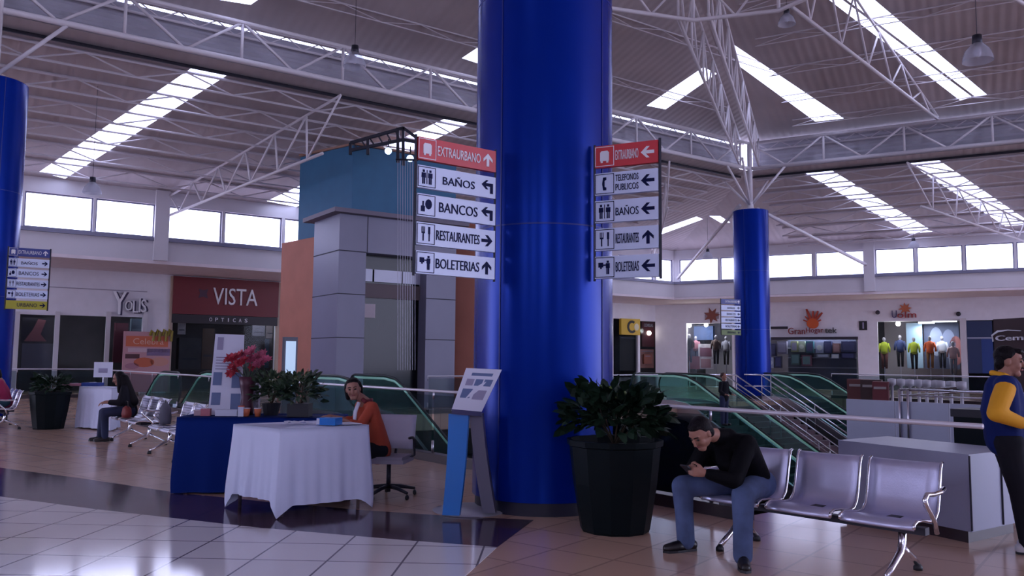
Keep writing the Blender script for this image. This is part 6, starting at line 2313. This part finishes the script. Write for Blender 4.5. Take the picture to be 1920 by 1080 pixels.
# --- standing man at the right edge
def standing_man():
    p0 = onz(1905, 1046, 0)
    t = thing('person', 'person in blue vest with yellow sleeves standing cut by the right edge', 'person', p0)
    fw = V((.93, -.36, 0)).normalized(); rt = fw.cross(V((0, 0, 1)))      # faces right
    o = V((at(1888, 850, 6.75).x, 6.75, 0))
    pel = o + V((.0, .0, .88))
    hL, hR = pel - rt * .09, pel + rt * .09
    kR = hR + V((.04, 0, -.41)) + fw * .03; kL = hL + V((.05, 0, -.41)) + fw * .05
    aR = kR + V((.05, 0, -.40)); aL = kL + V((.07, 0, -.40))
    aR.z = aL.z = .09
    nb = pel + V((-.01, 0, .50)); hc = nb + fw * .055 + V((0, 0, .145))
    ff = (fw + V((0, -.15, -.12))).normalized()
    sR = nb + rt * .18 + V((-.01, 0, -.05)); sL = nb - rt * .18 + V((-.01, 0, -.05))
    eR = V(at(1868, 775, 6.42)); eL = sL + fw * .10 + V((0, 0, -.27))
    wR = at(1920, 795, 6.45); wL = wR + V((.0, .3, .02))
    b = MB()
    head_geo(b, hc, ff, V((0, 0, 1)))
    b.cap(nb + V((0, 0, -.02)), .06, hc + V((-.02, 0, -.05)), .055)
    b.cap(pel, .13, nb.lerp(pel, .5), .12); b.cap(nb.lerp(pel, .5), .13, nb + V((0, 0, -.07)), .11)
    b.cap(sL, .055, sR, .055)
    for s_, e_, w_ in ((sR, eR, wR), (sL, eL, wL)):
        limb(b, [s_, e_, w_], [.05, .04, .027])
    for h_, k_, a_ in ((hL, kL, aL), (hR, kR, aR)):
        limb(b, [h_, k_, a_], [.085, .055, .038]); b.cap(a_, .035, a_ + V((0, 0, -.04)), .03)
    hand_geo(b, wR, V((1, .2, .05)), V((0, .9, -.3)), V((0, .2, 1)), .8)
    hand_geo(b, wL, V((1, -.2, .05)), V((0, -.9, -.3)), V((0, .2, 1)), .8)
    body = remesh(b.build('body', skin, t, True), .0065, 3)
    face_parts(t, body, hc, ff)
    b = MB()
    b.cap(pel + V((0, 0, .02)), .16, nb.lerp(pel, .5), .17); b.cap(nb.lerp(pel, .5), .175, nb + V((0, 0, -.09)), .14)
    b.cap(pel + rt * .07 + V((0, 0, .02)), .11, sR - rt * .01, .088); b.cap(pel - rt * .07 + V((0, 0, .02)), .11, sL + rt * .01, .088)
    b.cap(sL + rt * .02, .08, sR - rt * .02, .08)
    remesh(b.build('vest', vest_blue, t, True), .011, 3)
    b = MB()
    for s_, e_, w_ in ((sR, eR, wR), (sL, eL, wL)):
        limb(b, [s_ + V((0, 0, -.01)), s_.lerp(e_, .5), e_, e_.lerp(w_, .9)], [.078, .076, .068, .048])
    remesh(b.build('sleeves', yellow_m, t, True), .010, 3)
    b = MB(); b.path([nb + fw * .07 + V((0, 0, .0)), nb + rt * .075 + V((0, 0, .03)), nb - fw * .075 + V((0, 0, .05)), nb - rt * .075 + V((0, 0, .03)), nb + fw * .07 + V((0, 0, .0))], .026, 8)
    remesh(b.build('collar', yellow_m, t, True), .009, 2)
    b = MB()
    for h_, k_, a_ in ((hL, kL, aL), (hR, kR, aR)):
        limb(b, [h_, k_, a_ + V((0, 0, -.01))], [.105, .078, .066])
    b.cap(hL, .115, hR, .115)
    remesh(b.build('trousers', dark_cloth, t, True), .012, 3)
    shoe(t, aR, aR + fw * .1, shoe_w, 1.05); shoe(t, aL, aL + fw * .1, shoe_w, 1.05)
    f, r, u = basis(ff)
    R = Matrix((r, f, u)).transposed()
    b = MB()
    b.sph(hc - f * .028 + u * .045, .1, (.84, .94, .84), 18, 12, R)
    b.sph(hc - f * .06 - u * .015, .1, (.76, .5, .75), 16, 10, R)
    b.sph(hc + f * .05 + u * .085, .05, (1.1, .9, .6), 12, 8, R)
    remesh(b.build('hair', hair_m, t, True), .008, 2)


standing_man()


# --- generic seated figure facing away / sideways
def seated_simple(label, pos, fwd, top, legs_m, hair_len, bag=None, s=1.0, lean=.05, turn=None, shoes=shoe_m):
    pos = V(pos)
    t = thing('person', label, 'person', pos)
    fw = V(fwd).normalized(); rt = fw.cross(V((0, 0, 1)))
    pel = pos + V((0, 0, .53))
    hL, hR = pel - rt * .09, pel + rt * .09
    kR = hR + fw * .42 + V((0, 0, -.02)); kL = hL + fw * .40 + V((0, 0, -.02))
    aR = kR + fw * .03 + V((0, 0, -.42)); aL = kL - fw * .03 + V((0, 0, -.42))
    aR.z = aL.z = .09
    nb = pel + fw * lean * 2 + V((0, 0, .46)); hc = nb + fw * (.05 + lean) + V((0, 0, .12))
    ff = V(turn).normalized() if turn else (fw + V((0, 0, -.35))).normalized()
    sR = nb + rt * .15 + V((0, 0, -.05)); sL = nb - rt * .15 + V((0, 0, -.05))
    eR = sR + fw * .06 + V((0, 0, -.27)) + rt * .03; eL = sL + fw * .06 + V((0, 0, -.27)) - rt * .03
    wR = eR + fw * .22 - rt * .06 + V((0, 0, .02)); wL = eL + fw * .22 + rt * .06 + V((0, 0, .02))
    b = MB()
    head_geo(b, hc, ff, V((0, 0, 1)), .95)
    b.cap(nb, .05, hc - V((0, 0, .05)), .048)
    b.cap(pel, .13, nb.lerp(pel, .5), .11); b.cap(nb.lerp(pel, .5), .11, nb + V((0, 0, -.06)), .09); b.cap(sL, .045, sR, .045)
    for s_, e_, w_ in ((sR, eR, wR), (sL, eL, wL)):
        limb(b, [s_, e_, w_], [.043, .035, .024])
        hand_geo(b, w_, fw + V((0, 0, -.2)), V((0, 0, -1)) + fw * .1, (rt if s_ is sL else -rt), .6, .9)
    for h_, k_, a_ in ((hL, kL, aL), (hR, kR, aR)):
        limb(b, [h_, k_, a_], [.085, .055, .035]); b.cap(a_, .033, a_ + V((0, 0, -.03)), .03)
    body = remesh(b.build('body', skin, t, True), .0085, 2)
    face_parts(t, body, hc, ff, s=.95)
    b = MB()
    b.cap(pel, .145, nb.lerp(pel, .5), .13); b.cap(nb.lerp(pel, .5), .13, nb + V((0, 0, -.08)), .095)
    b.cap(sL, .063, sR, .063); b.cap(hL, .10, sL, .065); b.cap(hR, .10, sR, .065)
    for s_, e_, w_ in ((sR, eR, wR), (sL, eL, wL)):
        limb(b, [s_, e_, e_.lerp(w_, .7)], [.062, .052, .042])
    remesh(b.build('jumper', top, t, True), .012, 3)
    b = MB()
    for h_, k_, a_ in ((hL, kL, aL), (hR, kR, aR)):
        limb(b, [h_, k_, a_], [.10, .074, .058])
    b.cap(hL, .11, hR, .11)
    remesh(b.build('trousers', legs_m, t, True), .013, 3)
    shoe(t, aR, aR + fw * .1, shoes, .95); shoe(t, aL, aL + fw * .1, shoes, .95)
    f, r, u = basis(ff)
    R = Matrix((r, f, u)).transposed()
    b = MB()
    b.sph(hc - f * .030 + u * .035, .1, (.88, .93, .90), 18, 12, R)
    b.sph(hc - f * .055 - u * .03, .1, (.82, .6, .9), 16, 10, R)
    if hair_len:
        hb_ = V((hc.x, hc.y, hc.z)) - V((f.x, f.y, 0)).normalized() * .07
        for q_ in (-.07, -.025, .025, .07):
            b.cap(hb_ + r * q_ * .8 + V((0, 0, .02)), .065, hb_ + r * q_ * 1.7 - V((f.x, f.y, 0)) * .10 + V((0, 0, -hair_len)), .07)
        for q_ in (-.06, 0, .06):
            b.cap(hb_ + r * q_ - V((f.x, f.y, 0)) * .03, .075, hb_ + r * q_ * 1.6 - V((f.x, f.y, 0)) * .20 + V((0, 0, -hair_len * 1.05)), .09)
        for sg in (-1, 1):
            b.cap(hc + r * sg * .08 + u * .02, .028, hc + r * sg * .10 - f * .02 + V((0, 0, -hair_len * .6)), .03)
    remesh(b.build('hair', hair_m, t, True), .010, 2)
    return t


pw_ = bpos(-2.75)
pw3 = V((pw_[0], pw_[1], 0)) - W_ * .04 - U * .12
seated_simple('person with very long dark hair seated sideways on the steel bench, dark clothes', (pw3.x, pw3.y, 0), (-.90, -.43, 0), dark_cloth, jeans_dark, .40)
hb = pw3 + U * .34 - W_ * .12
t = thing('handbag', 'dark red handbag on the bench beside the long haired woman', 'bag', (hb.x, hb.y, .435), RZR)
b = local(t); b.path([(0, 0, .0), (0, 0, .06), (0, 0, .16), (0, 0, .2)], [.13, .15, .12, .05], 12, flat=.55); b.build('bag_body', mat('bag_red', (.20, .02, .02), .6), t, True)
b = local(t); b.path([(-.08, 0, .17), (-.06, 0, .28), (.06, 0, .28), (.08, 0, .17)], .008, 6); b.build('strap', black_plastic, t, True)
pk = at(6, 800, 17.5)
seated_simple('person in bright pink top at the extreme left edge, seated', (pk[0], pk[1], 0), (-.82, -.57, 0), pink_m, mat('teal_trousers', (.02, .07, .10), .8), 0)
# grey backpack beyond the coarse bench
q = bpos(-.75)
t = thing('rucksack', 'dark grey rucksack resting on the empty steel bench seat', 'bag', (q[0], q[1], .43), RZR)
b = local(t); b.path([(0, 0, .0), (0, 0, .08), (0, 0, .25), (0, 0, .34)], [.12, .14, .12, .05], 12, flat=.7); b.build('bag_body', mat('bag_grey', (.12, .12, .16), .8), t, True)
b = local(t); b.path([(-.03, 0, .32), (0, 0, .38), (.03, 0, .32)], .008, 6); b.build('strap', black_plastic, t, True)


# --- rider on the far escalator
def rider():
    c = at(1357, 706, 25.6)
    u_ = (V((c.x, c.y, 0)) - R0).dot(U)
    base = V((c.x, c.y, c.z - 1.50))
    t = thing('person', 'person in dark jacket riding down the escalator beyond the handrail', 'person', base)
    fw = U
    rt = fw.cross(V((0, 0, 1)))
    B = base
    b = MB(); head_geo(b, B + V((0, 0, 1.5)), fw, V((0, 0, 1)), .95); b.cap(B + V((0, 0, 1.3)), .05, B + V((0, 0, 1.43)), .05)
    b.cap(B + V((0, 0, .85)), .12, B + V((0, 0, 1.25)), .11)
    for sg in (-1, 1):
        limb(b, [B + rt * sg * .15 + V((0, 0, 1.3)), B + rt * sg * .2 + V((0, 0, 1.05)), B + rt * sg * .16 + fw * .18 + V((0, 0, .95))], [.045, .036, .026])
        limb(b, [B + rt * sg * .08 + V((0, 0, .82)), B + rt * sg * .09 + V((0, 0, .45)), B + rt * sg * .09 + V((0, 0, .06))], [.08, .055, .04])
        hand_geo(b, B + rt * sg * .16 + fw * .18 + V((0, 0, .95)), fw, V((0, 0, -1)), -rt * sg, .6, .9)
    bo = remesh(b.build('body', skin, t, True), .010, 2)
    b = MB(); b.cap(B + V((0, 0, .85)), .14, B + V((0, 0, 1.24)), .13)
    for sg in (-1, 1):
        limb(b, [B + rt * sg * .15 + V((0, 0, 1.3)), B + rt * sg * .2 + V((0, 0, 1.05)), B + rt * sg * .17 + fw * .14 + V((0, 0, .97))], [.06, .05, .042])
    remesh(b.build('jacket', dark_cloth, t, True), .014, 2)
    b = MB()
    for sg in (-1, 1):
        limb(b, [B + rt * sg * .08 + V((0, 0, .84)), B + rt * sg * .09 + V((0, 0, .45)), B + rt * sg * .09 + V((0, 0, .08))], [.10, .07, .06])
    remesh(b.build('trousers', jeans_dark, t, True), .014, 2)
    b = MB(); b.sph(B + V((0, 0, 1.54)) - fw * .03, .1, (.9, .9, .9), 14, 10); remesh(b.build('hair', mat('hair_red', (.05, .015, .012), .6), t, True), .012, 2)
    for sg in (-1, 1):
        b = MB(); b.cap(B + rt * sg * .09 + V((0, 0, .035)), .035, B + rt * sg * .09 + fw * .15 + V((0, 0, .035)), .034); b.build('shoe', shoe_m, t, True)


rider()


# added area lights that brighten the shop interiors; no fittings are built
def glow(px, py, T, n, off, energy, sx_=2.5, col=(.9, .9, 1)):
    p = onp(px, py, T.translation - n * off, n)
    l = bpy.data.lights.new('added_shop_fill', 'AREA'); l.shape = 'RECTANGLE'; l.size = sx_; l.size_y = .4; l.energy = energy; l.color = col
    o = bpy.data.objects.new('added_shop_fill', l); COL.objects.link(o)
    o.location = V((p.x, p.y, 4.0)); o.rotation_euler = (0, 0, atan2(DR.y, DR.x) if T is SR else atan2(DL.y, DL.x))


glow(1500, 640, SR, NR, .35, 340, 3)
glow(1580, 640, SR, NR, .35, 300, 3)
glow(1330, 640, SR, NR, .8, 60, 2)
glow(1240, 640, SL, NL, .5, 40, 1.5)
glow(70, 620, SL, NL, .35, 40, 1.5)
glow(240, 620, SL, NL, .5, 30, 1.5)
glow(480, 620, SL, NL, .9, 45, 2)
